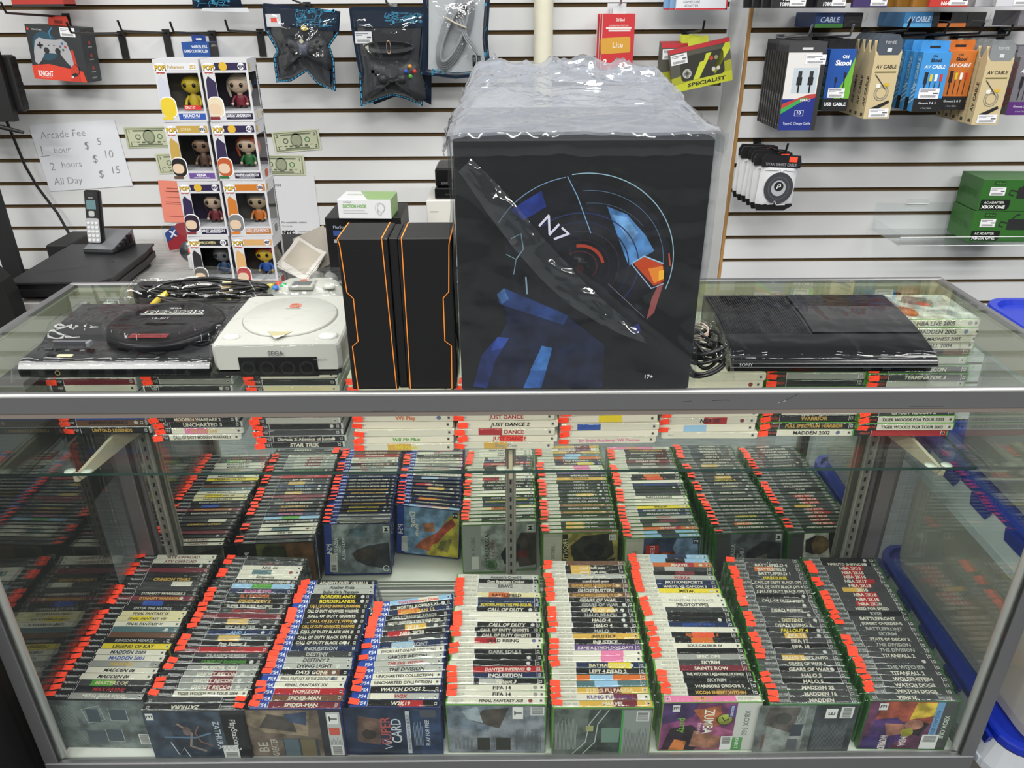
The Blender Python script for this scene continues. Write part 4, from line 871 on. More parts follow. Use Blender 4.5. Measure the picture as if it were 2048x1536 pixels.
# --- black console with curved front, in wrap
PS = thing('game_console', 'glossy black curved front console in shrink wrap beside the large bagged box', 'game console', M=T(.489, .05, ZC+.0003) @ RZ(-.7))
W = .308; D = .205
prof = [(.012, .0015), (.010, .012), (-.001, .0145), (-.0035, .0180), (-.0032, .0200), (.0018, .0262), (.0045, .0284), (.012, .0318), (.03, .0365), (.06, .043), (.1, .049), (.15, .053), (D, .054), (D, .0015)]
b = MB(); b.prism(prof, -W/2, W/2, '05060a/.18', YZ, smooth=True); b.build('shell', PS)
b = MB(); top = [(.062, .0438), (.1, .0498), (.15, .0538), (D-.004, .0548)]
for k in range(34):
    x0 = -W/2+.004+k*.0039
    b.prism([(y, z) for y, z in top]+[(y, z-.003) for y, z in top[::-1]], x0, x0+.0024, 'matt:0e0f14', YZ)
b.build('ribbed_cover', PS)['label'] = 'finely ribbed sliding disc cover'
b = MB(); b.prism([(y, z+.0012) for y, z in top]+[(y, z-.003) for y, z in top[::-1]], -W/2+.140, W/2-.003, '06070b/.14', YZ); b.build('top_panel', PS)
b = MB(); b.box(-W/2, W/2, -.0012, .0005, .0142, .0152, 'b9bcc2/.3/.6'); b.text('SONY', 'c4c6ca/.3', T(0, -.0034, 0) @ FRONT, .0056, (-W/2+.022, .0198), w=.021, z=.0)
for k in range(2): b.box(.05+.03*k, .062+.03*k, .0085, .0098, .005, .010, '050506')
b.build('front_trim', PS)
b = wrap_sheet(-W/2-.006, W/2+.004, -.008, D+.006, lambda u, v: dome(u, v, .0285+.0285*min(1, (v/.55))**.6, .022, .055), 'wrap', .0018, 90, 50, 30, 60); b.build('shrink_wrap', PS)
PC = thing('cord_bundle', 'crumpled bag of black cords with rubber band beside the curved black console', 'cord', (.297, .075, ZC+.001))
b = MB(); R2_ = random.Random(9)
for k in range(9):
    a0 = R2_.uniform(0, 6)
    pts = [(.026*math.cos(t_)+.006*math.sin(2*t_+a0), .008+.040*math.sin(t_)+.008*math.cos(a0), .010+.0042*k+.006*math.sin(2*t_+a0)) for t_ in [i*2*PI/24 for i in range(24)]]
    b.tube(pts, .0030, '0b0b0d/.35', 7, closed=True)
b.build('coiled_cable', PC)
b = MB()
for k in range(3): b.ring(0, 0, .020, .0225, 'b5a08e/.6', T(-.004, .045, .04+.004*k) @ RX(24+8*k) @ S(1, .6, 1), n=24)
b.build('rubber_band', PC)['label'] = 'tan rubber bands'
def pt(u, v): return dome(u, v, .052+.010*fbm(u*5, v*5), .2, .2)
b = wrap_sheet(-.042, .040, -.05, .075, pt, 'wrap', .007, 44, 50, 60, 70); b.build('plastic_bag', PC)
# ------------------------------------------------------------------ hooks and wall goods
def hook(x, z, ylen, lab, grp, ywall=YB, chrome=False, dx=0.0, rise=.012):
    b = MB(); c = 'b8babc/.25/.9' if chrome else '121213/.45'
    yf = ywall-ylen
    b.box(x-.011, x+.011, ywall-.005, ywall-.0006, z-.075, z+.004, c); b.box(x-.011, x+.011, ywall-.006, ywall+.006, z+.0005, z+.004, c)
    b.tube([(x, ywall-.004, z-.006), (x+dx*.9, yf+.03, z-.006+rise), (x+dx, yf, z-.004+rise), (x+dx, yf-.012, z+.022+rise)], .0031, c, 8)
    return tag(b.build('display_hook'), lab, 'display hook', grp)
hook(-1.3585, 1.446, .31, 'black wall hook holding the red topped controller box', 'black wall hooks')
hook(-1.20, 1.396, .30, 'empty black wall hook in front of the grey and red controller box', 'black wall hooks')
hook(-1.06, 1.400, .30, 'empty black wall hook between the controller box and the blue box', 'black wall hooks')
hook(-.918, 1.396, .30, 'black wall hook carrying the small blue controller box', 'black wall hooks')
hook(-.767, 1.400, .30, 'empty black wall hook above the stacked figure boxes', 'black wall hooks')
hook(-.612, 1.474, .165, 'black wall hook with the pinched controller bag', 'black wall hooks')
hook(-.345, 1.468, .16, 'nickel wall hook with the squarish controller bag', 'nickel wall hooks', chrome=True)
hook(.338, 1.462, .12, 'nickel wall hook with the red screen protector packs', 'nickel wall hooks', chrome=True)
hook(.56, 1.392, .235, 'black wall hook with the yellow controller packs', 'black wall hooks')
hook(-.14, 1.52, .165, 'black wall hook with the bagged grey cable', 'black wall hooks')

def sticker(b, x0, y0, x1, y1, M, z=.0006):
    """white shop label with small print and a bar code"""
    b.rect(x0, y0, x1, y1, 'e8e8ea/.5', M, z); w = x1-x0; h = y1-y0
    b.rect(x0+w*.06, y1-h*.22, x0+w*.8, y1-h*.12, '8a8a90', M, z+.0001); b.rect(x0+w*.06, y1-h*.36, x0+w*.45, y1-h*.29, '8a8a90', M, z+.0001)
    b.rect(x0+w*.7, y1-h*.55, x0+w*.95, y1-h*.42, '55555a', M, z+.0001)
    x = x0+w*.12
    while x < x0+w*.86:
        b.rect(x, y0+h*.1, x+w*.018, y0+h*.34, '2a2a2c', M, z+.0001); x += w*.034
def gamepad(b, cx, cy, s, col, M, z, accents, flat=True):
    """game pad printed or moulded: outline, sticks, cross and four buttons"""
    o = [(-.42, .22), (-.30, .30), (-.12, .27), (.12, .27), (.30, .30), (.42, .22), (.50, -.05), (.52, -.30), (.44, -.36), (.34, -.26), (.20, -.06), (-.20, -.06), (-.34, -.26), (-.44, -.36), (-.52, -.30), (-.50, -.05)]
    P = [(cx+x*s, cy+y*s) for x, y in o]
    if flat: b.poly(P, col, M, z); e = .0002
    else: b.pillow(P, s*.16, col, M @ T(0, 0, z), rings=4); e = s*.165
    def cyl(x, y, r, c, hgt=.004):
        if flat: b.disc(cx+x*s, cy+y*s, r*s, c, M, z+.0003, 14)
        else: b.lathe([(r*s, 0), (r*s, hgt), (.0001, hgt*1.2)], c, 14, M @ T(cx+x*s, cy+y*s, z+e-.002))
    cyl(-.15, -.0, .075, '26272b'); cyl(.15, -.0, .075, '26272b')
    k = z+(.0004 if flat else e+.002)
    b.rect(cx-.38*s, cy+.09*s, cx-.22*s, cy+.14*s, '2a2b2f', M, k); b.rect(cx-.325*s, cy+.035*s, cx-.275*s, cy+.195*s, '2a2b2f', M, k)
    for (x, y), c in zip(((.30, .19), (.37, .115), (.30, .04), (.23, .115)), accents): cyl(x, y, .032, c, .003)
    for x in (-.07, .07): b.rect(cx+x*s-.02*s, cy+.12*s, cx+x*s+.02*s, cy+.14*s, '3a3b3f', M, k)

# boxed wired pad
KB = thing('controller_box', 'grey and red boxed wired game pad hanging on a hook at the left', 'box', M=T(-1.358, 1.522, 1.266) @ RY(4) @ RZ(-4))
w, h, d = .168, .152, .075
b = MB(); b.cbox(-w/2, w/2, 0, d, 0, h, '2d3033/.45', .0012); F = T(0, -.0002, 0) @ FRONT
b.poly([(-w/2, 0), (w/2-.004, 0), (w/2-.012, .03), (-.03, .045), (-w/2, .038)], 'd9432f/.45', F, .0002)
b.poly([(.03, .0), (w/2-.02, .0), (.052, .09), (.045, .088)], 'c23a2a/.45', F, .00025)
b.disc(-.03, .095, .04, '274a5c/.5', F, .0002); gamepad(b, -.012, .083, .115, 'a9a9ad/.4', F, .0005, ('3a6a8a', 'a83a3a', '4a6a5a', '6a5a7a'))
b.stroke([(-.01, .118), (-.012, .135), (0, .148)], .004, '3f7ea8', F, .0004); b.stroke([(.05, .05), (.062, .04), (.06, .025), (.05, .018)], .002, '151515', F, .0006)
b.poly([(.04, .012), (.056, .018), (.05, .026), (.036, .02)], '202022', F, .0007); b.rect(.034, .010, .041, .016, 'd0d0d0', F, .0008)
b.text('KNIGHT', 'f4f4f4', F, .016, (-.045, .018), w=.046, fit=True, z=.0006, bold=.02); b.text('BRAVE', 'e8a090', F, .003, (-.048, .032), w=.05); b.text('WIRED CONTROLLER', 'f0c0b0', F, .0024, (-.045, .0065), w=.044, z=.0006)
b.text('PS3 PC MAC', 'e6e6e6', F, .0042, (-.048, .139), w=.04); b.rect(-.079, .136, -.073, .142, 'd9432f', F, .0005)
sticker(b, .022, .125, .068, .150, F, .0008)
R_ = T(w/2+.0003, 0, 0) @ RZ(90) @ FRONT
for k, z in enumerate((.11, .075, .04)): b.disc(d*.5, z, .006, 'b03a30', R_, .0001, 12); b.rect(d*.35, z-.013, d*.65, z-.010, '9a9a9a', R_, .0001)
b.text('PS3 PC', 'd07060', R_, .004, (d*.5, .139), w=.04); b.text('KNIGHT', 'd8d8d8', R_, .005, (d*.5, .012), w=.03)
b.build('carton', KB)
b = MB(); b.prism([(-.033, 0), (.033, 0), (.028, .026), (-.028, .026)], -.0004, .0004, 'd9432f/.5', T(0, .037, h+.0002) @ FRONT)
b.rect(-.013, .006, .013, .014, '8d2a20', T(0, .0365, h) @ FRONT, .0002); b.build('hang_tab', KB)['label'] = 'red hang tab'
# boxes only partly inside the frame at the top
b = MB(); b.cbox(-.075, .075, 0, .07, 0, .15, 'b03226/.5', .001); b.box(-.075, .075, -.0005, .0705, -.0002, .006, '2a2a2c/.5')
tag(b.build('controller_box', None, T(-1.36, 1.50, 1.469)), 'red box bottom peeking in at the top of the left wall', 'box')
WB = thing('controller_box', 'small blue wireless pad box behind the stacked figure boxes', 'box', M=T(-.925, 1.50, 1.262) @ RZ(-6))
b = MB(); b.cbox(-.0425, .0425, 0, .06, 0, .11, '1f4f9a/.4', .001); b.box(.0426, .0429, .002, .058, .001, .109, '1a1a1c/.4'); F = T(0, -.0002, 0) @ FRONT
b.text('WIRELESS', 'e8eef6', F, .0085, (.012, .098), w=.05, bold=.02); b.text('GAME CONTROLLER', 'e8eef6', F, .0085, (.0, .086), w=.075, bold=.02); b.disc(-.01, .05, .02, '123a78', F)
b.text('ARMOR 3', 'd8d8d8', T(.0432, 0, 0) @ RZ(90) @ FRONT, .006, (.03, .1), w=.045, z=.0)
b.build('carton', WB); b = MB(); b.box(-.022, .022, .03, .031, .11, .128, '1f3f86/.4'); b.rect(-.009, .114, .009, .12, 'd8dae0', T(0, .0298, 0) @ FRONT, .0001); b.build('hang_tab', WB)
# pouches with pads
BL = '0c1f34/.3'; CY = '3f9cc4/.4'
def circuit(b, x0, y0, x1, y1, n, M, z, seed):
    r = random.Random(seed)
    for k in range(n):
        x, y = r.uniform(x0, x1), r.uniform(y0, y1); a, c = r.uniform(.008, .03), r.uniform(.005, .02)
        x2 = min(x1, max(x0, x+r.choice((-a, a)))); y2 = min(y1, max(y0, y+r.choice((-c, c))))
        b.stroke([(x, y), (x2, y), (x2+(y2-y)*.6 if x0 < x2+(y2-y)*.6 < x1 else x2, y2)], .0011, CY, M, z)
        if k % 3 == 0: b.rect(x-.003, y-.004, x+.003, y+.004, CY, M, z)
def pouch(lab, ol, head, y, seed, grp='bagged controllers on the wall'):
    cx = sum(p[0] for p in ol)/len(ol); cz = sum(p[1] for p in ol)/len(ol)
    o = thing('controller_pouch', lab, 'bagged controller', (cx, y, cz), group=grp)
    L = [(p[0]-cx, p[1]-cz) for p in ol]; H = [(p[0]-cx, p[1]-cz) for p in head]
    b = MB(); F = FRONT; b.pillow(L, -.012, BL, F, back=False, rings=4)
    b.stroke(L+[L[0]], .008, BL, F, .0006); xs = [p[0] for p in L]; ys = [p[1] for p in L]
    b.poly([(p[0]*.86, p[1]*.86-.004) for p in L], '2b2d31/.4', F, .0007); b.poly(H, BL, F, .004); b.prism(H, .0008, .0036, BL, F)
    hx = [p[0] for p in H]; hy = [p[1] for p in H]
    circuit(b, -.01, min(hy)+.014, max(hx)-.012, max(hy)-.012, 42, F, .0044, seed)
    for i in range(len(L)):
        a, c = L[i], L[(i+1) % len(L)]
        if max(a[1], c[1]) < .06:
            for k in range(5):
                t_ = (k+.5)/5; b.stroke([(a[0]+(c[0]-a[0])*(t_-.08), a[1]+(c[1]-a[1])*(t_-.08)), (a[0]+(c[0]-a[0])*(t_+.06), a[1]+(c[1]-a[1])*(t_+.06))], .0028, CY, F, .0011)
    b.build('printed_back', o)
    b = MB(); b.pillow([(p[0]*.985, p[1]*.985) for p in L], .036, 'pouchfilm', FRONT, back=False, wr=.005, seed=seed, rings=7); b.build('clear_front', o)
    return o, FRONT, H
bag1 = [(-.706, 1.471), (-.602, 1.463), (-.486, 1.449), (-.497, 1.398), (-.528, 1.361), (-.519, 1.319), (-.524, 1.235), (-.57, 1.255), (-.602, 1.293), (-.654, 1.266), (-.695, 1.261), (-.694, 1.33), (-.681, 1.348), (-.707, 1.403)]
o, F, H = pouch('pinched dark blue pouch with black pad and red price spot', bag1, [(-.706, 1.471), (-.486, 1.449), (-.497, 1.398), (-.575, 1.407), (-.704, 1.42)], 1.50, 3)
b = MB(); gamepad(b, .005, .0, .15, '232428/.4', F, .004, ('3a3b3f',)*4, False); b.pillow([(-.02, .01), (.022, .01), (.02, -.035), (-.018, -.035)], .026, '5a5d6c/.4', F @ T(.005, .02, .008)); b.disc(.005, .028, .006, 'c9c4a4', F, .0345); b.disc(.012, .062, .010, 'b8a02c', F, .012, ry=.007)
b.build('game_pad', o); b = MB(); b.rect(-.098, .066, -.055, .100, 'd8d8da/.5', F, .0052); b.rect(-.084, .078, -.066, .090, 'e8442c', F, .0056); b.build('price_label', o)
bag2 = [(-.454, 1.46), (-.23, 1.459), (-.238, 1.409), (-.256, 1.289), (-.262, 1.191), (-.307, 1.214), (-.349, 1.223), (-.381, 1.214), (-.445, 1.192), (-.442, 1.29), (-.453, 1.41)]
o, F, H = pouch('squarish dark blue pouch with black corded pad and coloured buttons', bag2, [(-.454, 1.46), (-.23, 1.459), (-.238, 1.409), (-.453, 1.41)], 1.50, 8)
b = MB(); gamepad(b, .005, -.035, .185, '2a2b2e/.4', F, .004, ('c8862c', 'b8322c', '4a9a3c', '2c4ca8'), False); b.disc(.005, -.012, .02, '3a3b3e', F, .0365); b.build('game_pad', o)
b = MB()
for k in range(6):
    b.tube([(-.06+.004*k+.0*t_, .03+.006*k+.018*math.sin(t_), .012+.0012*k) if False else (.075*math.cos(t_)*(.8+.04*k), .052+.016*math.sin(t_)*(.5+.1*k), .013+.0015*k) for t_ in [i*2*PI/24 for i in range(24)]], .0022, '26272a/.4', 6, M=FRONT, closed=True)
b.box(-.075, -.060, .046, .060, .012, .020, 'c9c4b4/.4', FRONT); b.build('cord', o)
b = MB(); b.ring(0, 0, .016, .019, 'c9a88c/.6', FRONT @ T(.0, .052, .024) @ S(.35, 1, 1)); b.build('rubber_band', o)
b = MB(); sticker(b, -.10, .062, -.05, .094, F, .0054); b.build('price_label', o)
for k, (dx, dz, lab) in enumerate(((.017, .004, 'dark blue pouch hanging directly behind the squarish controller pouch'), (.024, -.006, 'dark blue pouch hanging last behind the squarish controller pouch'))):
    P = [(p[0]+dx, p[1]+dz) for p in bag2]; cx, cz = -.345, 1.32
    L = [(p[0]-cx, p[1]-cz) for p in P]
    b = MB(); b.pillow(L, -.010, BL, FRONT, back=False); b.pillow(L, .012, BL, FRONT, back=False); circuit(b, .06, -.12, .10, .10, 14, FRONT, .0125, 21+k)
    tag(b.build('controller_pouch', None, T(cx, 1.54+.028*k, cz)), lab, 'bagged controller', 'bagged controllers on the wall')
# grey cable pouch
ol3 = [(-.232, 1.52), (-.046, 1.52), (-.060, 1.379), (-.051, 1.281), (-.153, 1.274), (-.247, 1.284), (-.240, 1.38)]
cx, cz = -.145, 1.39; CBG = thing('cable_pouch', 'clear pouch with coiled grey cable beside the controller pouches', 'bagged cable', (cx, 1.49, cz))
L = [(p[0]-cx, p[1]-cz) for p in ol3]
b = MB(); b.pillow(L, -.010, BL, FRONT, back=False); b.stroke(L+[L[0]], .012, BL, FRONT, .0006); circuit(b, -.08, -.108, .088, -.096, 14, FRONT, .0010, 31); circuit(b, .080, -.1, .09, .12, 12, FRONT, .0010, 32)
b.poly([(p[0]*.88, p[1]*.9) for p in L], 'b9bbbe/.5', FRONT, .0008); b.build('printed_back', CBG)
b = MB()
for k in range(4):
    b.tube([(-.005+(.062-.006*k)*math.cos(t_)*.75+.035*math.sin(t_)*.8, .005+(.10-.007*k)*math.sin(t_)*.95*(1)+.02*math.cos(t_), .010+.006*k) for t_ in [i*2*PI/30 for i in range(30)]], .0052, '8e9094/.45', 8, M=FRONT, closed=True)
for k in range(3): b.tube([(.02-.01*k, .04, .03), (.03, .0-.01*k, .034), (.055+.004*k, -.035-.01*k, .03), (.06+.006*k, -.06, .024)], .0026, '9a9ca0/.4', 6, M=FRONT)
b.build('coiled_cable', CBG)
b = MB()
for x in (.050, .064): b.lathe([(.0001, 0), (.005, 0), (.005, .03), (.003, .034), (.003, .046), (.0001, .046)], '17171a/.3', 12, FRONT @ T(x, -.055, .026) @ RX(90)); b.lathe([(.0036, .034), (.0036, .046), (.0001, .046)], 'b08a3c/.3/.8', 10, FRONT @ T(x, -.0552, .0262) @ RX(90))
b.build('plug', CBG)['label'] = 'black and gold cable plugs'
b = MB(); b.tube([(-.03, .045, .03), (.0, .03, .042), (.03, .018, .036)], .003, 'cbbfae/.5', 8, M=FRONT); b.build('cable_tie', CBG)
b = MB(); b.pillow(L, .045, 'pouchfilm', FRONT, back=False, wr=.004, seed=5, rings=7); b.build('clear_front', CBG)
b = MB(); b.pillow([(-.09, 0), (.055, 0), (.05, .12), (-.08, .12)], .015, BL, FRONT, rings=4); circuit(b, -.08, .004, .04, .02, 12, FRONT, .012, 40); b.poly([(-.07, -.008), (.075, -.012), (.07, .0), (-.06, .0)], 'cfd2d6', FRONT, .0)
tag(b.build('controller_pouch', None, T(-.83, 1.52, 1.463)), 'dark blue pouch bottom showing at the top edge above the empty hook', 'bagged controller')
# red screen protector packs
for k in range(3):
    SP = thing('screen_protector_pack', ('front red screen protector pack beside the cream pipe', 'middle red screen protector pack seen as a thin edge', 'rearmost red screen protector pack seen as a pale edge')[k], 'screen protector', (.338-.006*k, 1.54+.016*k, 1.27), group='red screen protector packs')
    w, h = .097, .172
    b = MB(); b.cbox(-w/2, w/2, 0, .008, 0, h, 'c43238/.4', .0008)
    b.box(-w/2-.0012, -w/2-.0001, .0005, .0075, .001, h-.001, 'd9d4d2/.4'); b.box(-.02, .02, .003, .004, h, h+.028, 'd9dbde/.3')
    if k == 0:
        F = T(0, -.0002, 0) @ FRONT
        b.prism(MB.rrect(-w/2+.001, w/2-.006, .064, .108, .006), .0, .0004, 'cf9a3c/.4', F @ RZ(3)); b.text('Lite', 'f4f0e4', F, .016, (.0, .088), w=.034, z=.0009)
        b.text('Old Skool', 'f4e8e4', F, .008, (.004, .156), w=.026, bold=.02); b.text('SCREEN PROTECTOR', 'f0dcd8', F, .0045, (0, .140), w=.07); b.rect(-.038, .131, .038, .136, 'e8dcd8', F, .0004); b.rect(-.03, .124, .036, .129, 'e0cfcc', F, .0004)
        b.text('2', 'f4f0f0', F, .016, (-.036, .040), w=.015, bold=.03); b.text('pack', 'f0c8c4', F, .007, (-.017, .035), w=.022)
        for q in range(4): b.ring(-.022+.014*q, .021, .004, .0052, 'f0d8d4', F, .0004, 16)
        sticker(b, .0, .002, .046, .022, F, .0008)
    b.build('card_pack', SP)
# yellow pads
def spec(lab, x, z, y, rot, front):
    o = thing('controller_pack', lab, 'boxed controller', M=T(x, y, z) @ RY(-rot) @ RZ(2), group='yellow controller packs')
    w, h = .178, .118; b = MB(); b.cbox(-w/2, w/2, 0, .013, -h/2, h/2, '55544a/.4', .001); F = T(0, -.0002, 0) @ FRONT
    b.poly([(-w/2, -h/2), (w/2, -h/2), (w/2, .0), (-w/2, -.02)], 'a3a531/.4', F, .0002); b.poly([(-w/2, -h/2), (w/2, -h/2), (w/2, -.03), (-w/2, -.04)], 'bfc436/.4', F, .0003)
    b.rect(-w/2, h/2-.012, w/2, h/2, 'b9353c/.4', F, .0003)
    if front:
        b.poly([(.03, -.02), (.075, .047), (w/2, .047), (w/2, .03), (.04, -.03)], 'c6cf3a/.4', F, .0004)
        b.prism(MB.rrect(-.06, .068, -.034, .034, .01), 0, .0004, '35352f/.4', F); b.poly([(-.008, -.034), (.034, .03), (.018, .03), (.01, .012), (-.002, .01), (-.026, -.034)], 'c6cf3a/.4', F, .0006)
        b.disc(-.042, -.014, .013, 'b9b9b2', F, .0006); b.rect(-.052, -.018, -.032, -.010, '77776f', F, .0008); b.rect(-.046, -.024, -.038, -.004, '77776f', F, .0008)
        for q, c in ((.036, 'c9c4bc'), (.05, 'c9c4bc')): b.disc(q, -.016, .0055, c, F, .0006); b.disc(q-.004, .014, .0055, 'b8442c' if q < .04 else '8f8a6c', F, .0006)
        b.text('SPECIALIST', '26261f', F, .010, (.012, -.046), w=.112, fit=True, bold=.03, z=.0007, shear=.15); b.text('HYPERKIN', '5c1c22', F, .004, (.06, h/2-.006), w=.04)
    sticker(b, -w/2+.004, .016, -w/2+.052, .044, F @ RZ(0), .0008)
    b.build('carton', o); b = MB(); b.box(-.03, .03, .005, .006, h/2, h/2+.018, 'bcc23c/.4'); b.build('hang_tab', o)
spec('frontmost tilted yellow and grey controller pack on the white wall', .568, 1.306, 1.42, 11.5, True)
spec('yellow and grey controller pack directly behind the tilted one', .545, 1.306, 1.455, 1, False)
spec('yellow and grey controller pack third on its hook', .548, 1.306, 1.49, 0, False)
spec('yellow and grey controller pack last on its hook near the wall', .552, 1.308, 1.525, 0, False)
# adapter packs at the top edge
for k in range(3):
    b = MB(); b.cbox(-.075, .075, 0, .014, 0, .1, 'd9dbe2/.4' if k == 0 else '7fa6cf/.4', .001); F = T(0, -.0002, 0) @ FRONT
    b.rect(-.075, 0, .075, .004, 'c4303a', F, .0002); b.rect(.071, 0, .075, .1, 'c4303a', F, .0002); b.text('GAMECUBE', '6a6a72', F, .007, (-.03, .021), w=.05); b.text('ADAPTER', '6a6a72', F, .007, (-.03, .011), w=.05)
    tag(b.build('adapter_pack', None, T(.572-.014*k, 1.50+.02*k, 1.452)), ('white and red adapter pack at the top edge, frontmost', 'pale blue adapter pack at the top edge behind the white one', 'pale blue adapter pack at the top edge nearest the wall')[k], 'adapter', 'adapter packs at the top edge')

# ------------------------------------------------------------------ nearer wall bay on the right
hook(.79, 1.384, .235, 'nickel hook with the white and blue charge cable boxes', 'nickel wall hooks', YR, True)
hook(.897, 1.384, .235, 'nickel hook with the blue and green cable boxes', 'nickel wall hooks', YR, True)
hook(1.035, 1.396, .25, 'black hook with the beige cable boxes next to the blue ones', 'black wall hooks', YR)
hook(1.135, 1.388, .25, 'black hook with the sky blue cable boxes', 'black wall hooks', YR)
hook(1.225, 1.388, .25, 'black hook with the orange cable box', 'black wall hooks', YR)
hook(1.295, 1.384, .26, 'black hook with the beige cable boxes at the right end', 'black wall hooks', YR)
hook(1.43, 1.400, .2, 'black hook with the grey striped cable boxes', 'black wall hooks', YR)
hook(.765, 1.092, .26, 'black hook with the white cable pouches', 'black wall hooks', YR)
def series(n, make, x0, y0, dy, z, dx=0, rot=0, labs=None, grp=None, cat='cable', name='cable_box'):
    for k in range(n):
        o = thing(name, labs(k), cat, M=T(x0+dx*k, y0+dy*k, z) @ RZ(rot), group=grp); make(o, k)
def charge(o, k):
    w, h, d = .10, .195, .012; b = MB(); b.cbox(-w/2, w/2, 0, d, 0, h, '2c2c2e/.45', .0008); F = T(0, -.0002, 0) @ FRONT
    L_ = T(-w/2-.0003, d, 0) @ RZ(-90) @ FRONT
    b.text('Type-C Charge', 'b9b9bb', L_ @ T(d*.5, h*.36, 0) @ RZ(90), .005, (0, 0), w=.05); b.rect(d*.2, h*.06, d*.8, h*.075, '8a8a8c', L_, .0002)
    if k == 0:
        b.rect(-w/2, .07, w/2-.012, h, 'd8d6d4/.4', F, .0002); b.rect(-w/2, .0, w/2, .08, '22307e/.4', F, .0003)
        b.poly([(-w/2, .055), (-w/2, .068), (.02, .092), (w/2, .094), (w/2, .088)], 'b03a34', F, .0005); b.poly([(-w/2, .042), (-w/2, .055), (.0, .082), (.02, .084)], '3a9a4a', F, .0006); b.poly([(-.012, .066), (w/2, .09), (w/2, .0), (-w/2, .0), (-w/2, .042)], '22307e/.4', F, .0004)
        b.rect(w/2-.012, 0, w/2, h, '2c2c2e', F, .0007); b.rect(-.03, .095, .034, .158, 'b9c4cc/.4', F, .0005)
        for x in (-.012, .018): b.rect(x-.005, .135, x+.005, .15, '2a2a2c', F, .0008); b.rect(x-.007, .115, x+.007, .135, '1a1a1c', F, .0008); b.rect(x-.0022, .096, x+.0022, .115, '1a1a1c', F, .0008)
        b.text('NAAO', 'd8dcec', F, .007, (.012, .078), w=.045, bold=.02, z=.0009); b.rect(-.012, .037, .012, .052, 'd8dcf0', F, .0006); b.rect(-.011, .038, .011, .051, '22307e', F, .0007); b.text('10', 'e8ecf8', F, .009, (0, .0455), w=.015, z=.0009, bold=.02)
        b.text('Type-C Charge Cable', 'e0e4f4', F, .0065, (-.002, .018), w=.075, z=.0009); sticker(b, -.004, .166, .05, .190, F, .001)
    b.build('carton', o); b = MB(); b.box(-w/2, w/2, .005, .006, h, h+.026, '3a3a3c/.5'); b.rect(-.014, h+.006, .014, h+.012, 'c9c9cc', T(0, .0048, 0) @ FRONT, .0001); b.build('hang_tab', o)
series(10, charge, .7905, 1.185, .0205, 1.157, 0, 0, lambda k: ('frontmost white and blue charge cable box on its hook' if k == 0 else f'dark charge cable box {ORD[k]} from the front on the first hook'), 'charge cable boxes')
def usb(o, k):
    w, h, d = .068, .155, .03; b = MB(); b.cbox(-w/2, w/2, 0, d, 0, h, '1f4f9c/.4', .001); F = T(0, -.0002, 0) @ FRONT
    b.poly([(.0, .03), (w/2, .03), (w/2, .14), (.01, .06)], '6cae3a/.4', F, .0002); b.poly([(-.01, .03), (w/2, .03), (w/2, .12)], '6cae3a/.4', F, .0003); b.rect(-w/2, 0, w/2, .032, '141416', F, .0004)
    b.text('Old', 'e8ecf4', F, .008, (.008, .137), w=.02, bold=.03, z=.0006); b.text('Skool', 'f0f2f6', F, .013, (.004, .122), w=.05, bold=.04, z=.0006)
    for x, z in ((-.008, .086), (.014, .098)): b.rect(x-.003, z-.012, x+.003, z, '16161a', F, .0007); b.rect(x-.0012, .03, x+.0012, z-.012, '16161a', F, .0007)
    b.text('USB CABLE', 'e8ecec', F, .009, (0, .018), w=.058, z=.0007, bold=.03); sticker(b, -.024, .034, .02, .058, F, .0009)
    L_ = T(-w/2-.0003, d, 0) @ RZ(-90) @ FRONT; b.poly([(0, 0), (d, 0), (d, h*.7), (0, h*.3)], '3c7a3a', L_, .0001); b.text('USB CABLE', 'c9d4e4', L_ @ T(d*.5, h*.5, 0) @ RZ(90), .014, (0, 0), w=.11, bold=.03, z=.0003)
    b.build('carton', o); b = MB(); b.box(-w/2, w/2, .02, .021, h, h+.024, '141416/.4'); b.build('hang_tab', o)
series(4, usb, .896, 1.215, .045, 1.203, 0, -5, lambda k: ('front' if k == 0 else ORD[k]+' from front')+' blue and green usb cable box beside the charge cables', 'blue and green cable boxes')
for i, (x, lab, t_, c, c2) in enumerate(((.893, 'blue and black cable box lying above the hanging green ones', 'CABLE', '1c3466', '3a7a34'), (1.13, 'sky blue cable box lying above the hanging blue ones', 'AV CABLE', '2f6fa0', '58a0d0'), (1.222, 'black ended cable box lying above the orange one', '', '1a1a1c', 'b8682c'))):
    w = .075; b = MB(); b.cbox(-w/2-.03, w/2-.03, 0, .16, 0, .036, c+'/.45', .001); b.cbox(w/2-.029, w/2+.02, 0, .16, 0, .036, '161618/.45', .001)
    F = T(-.03, -.0003, 0) @ FRONT; b.rect(-w/2, 0, w/2, .010, c2, F, .0001)
    if t_: b.text(t_, 'b9c8da', F, .013, (0, .02), w=.06, z=.0003, shear=.15, bold=.02)
    b.stroke([(.04, .002), (.055, .016), (.095, .014), (.098, .034)], .001, '4a4a4c', F, .0004)
    tag(b.build('cable_box', None, T(x, 1.262, 1.4085)), lab, 'cable', 'cable boxes lying on the hooks')
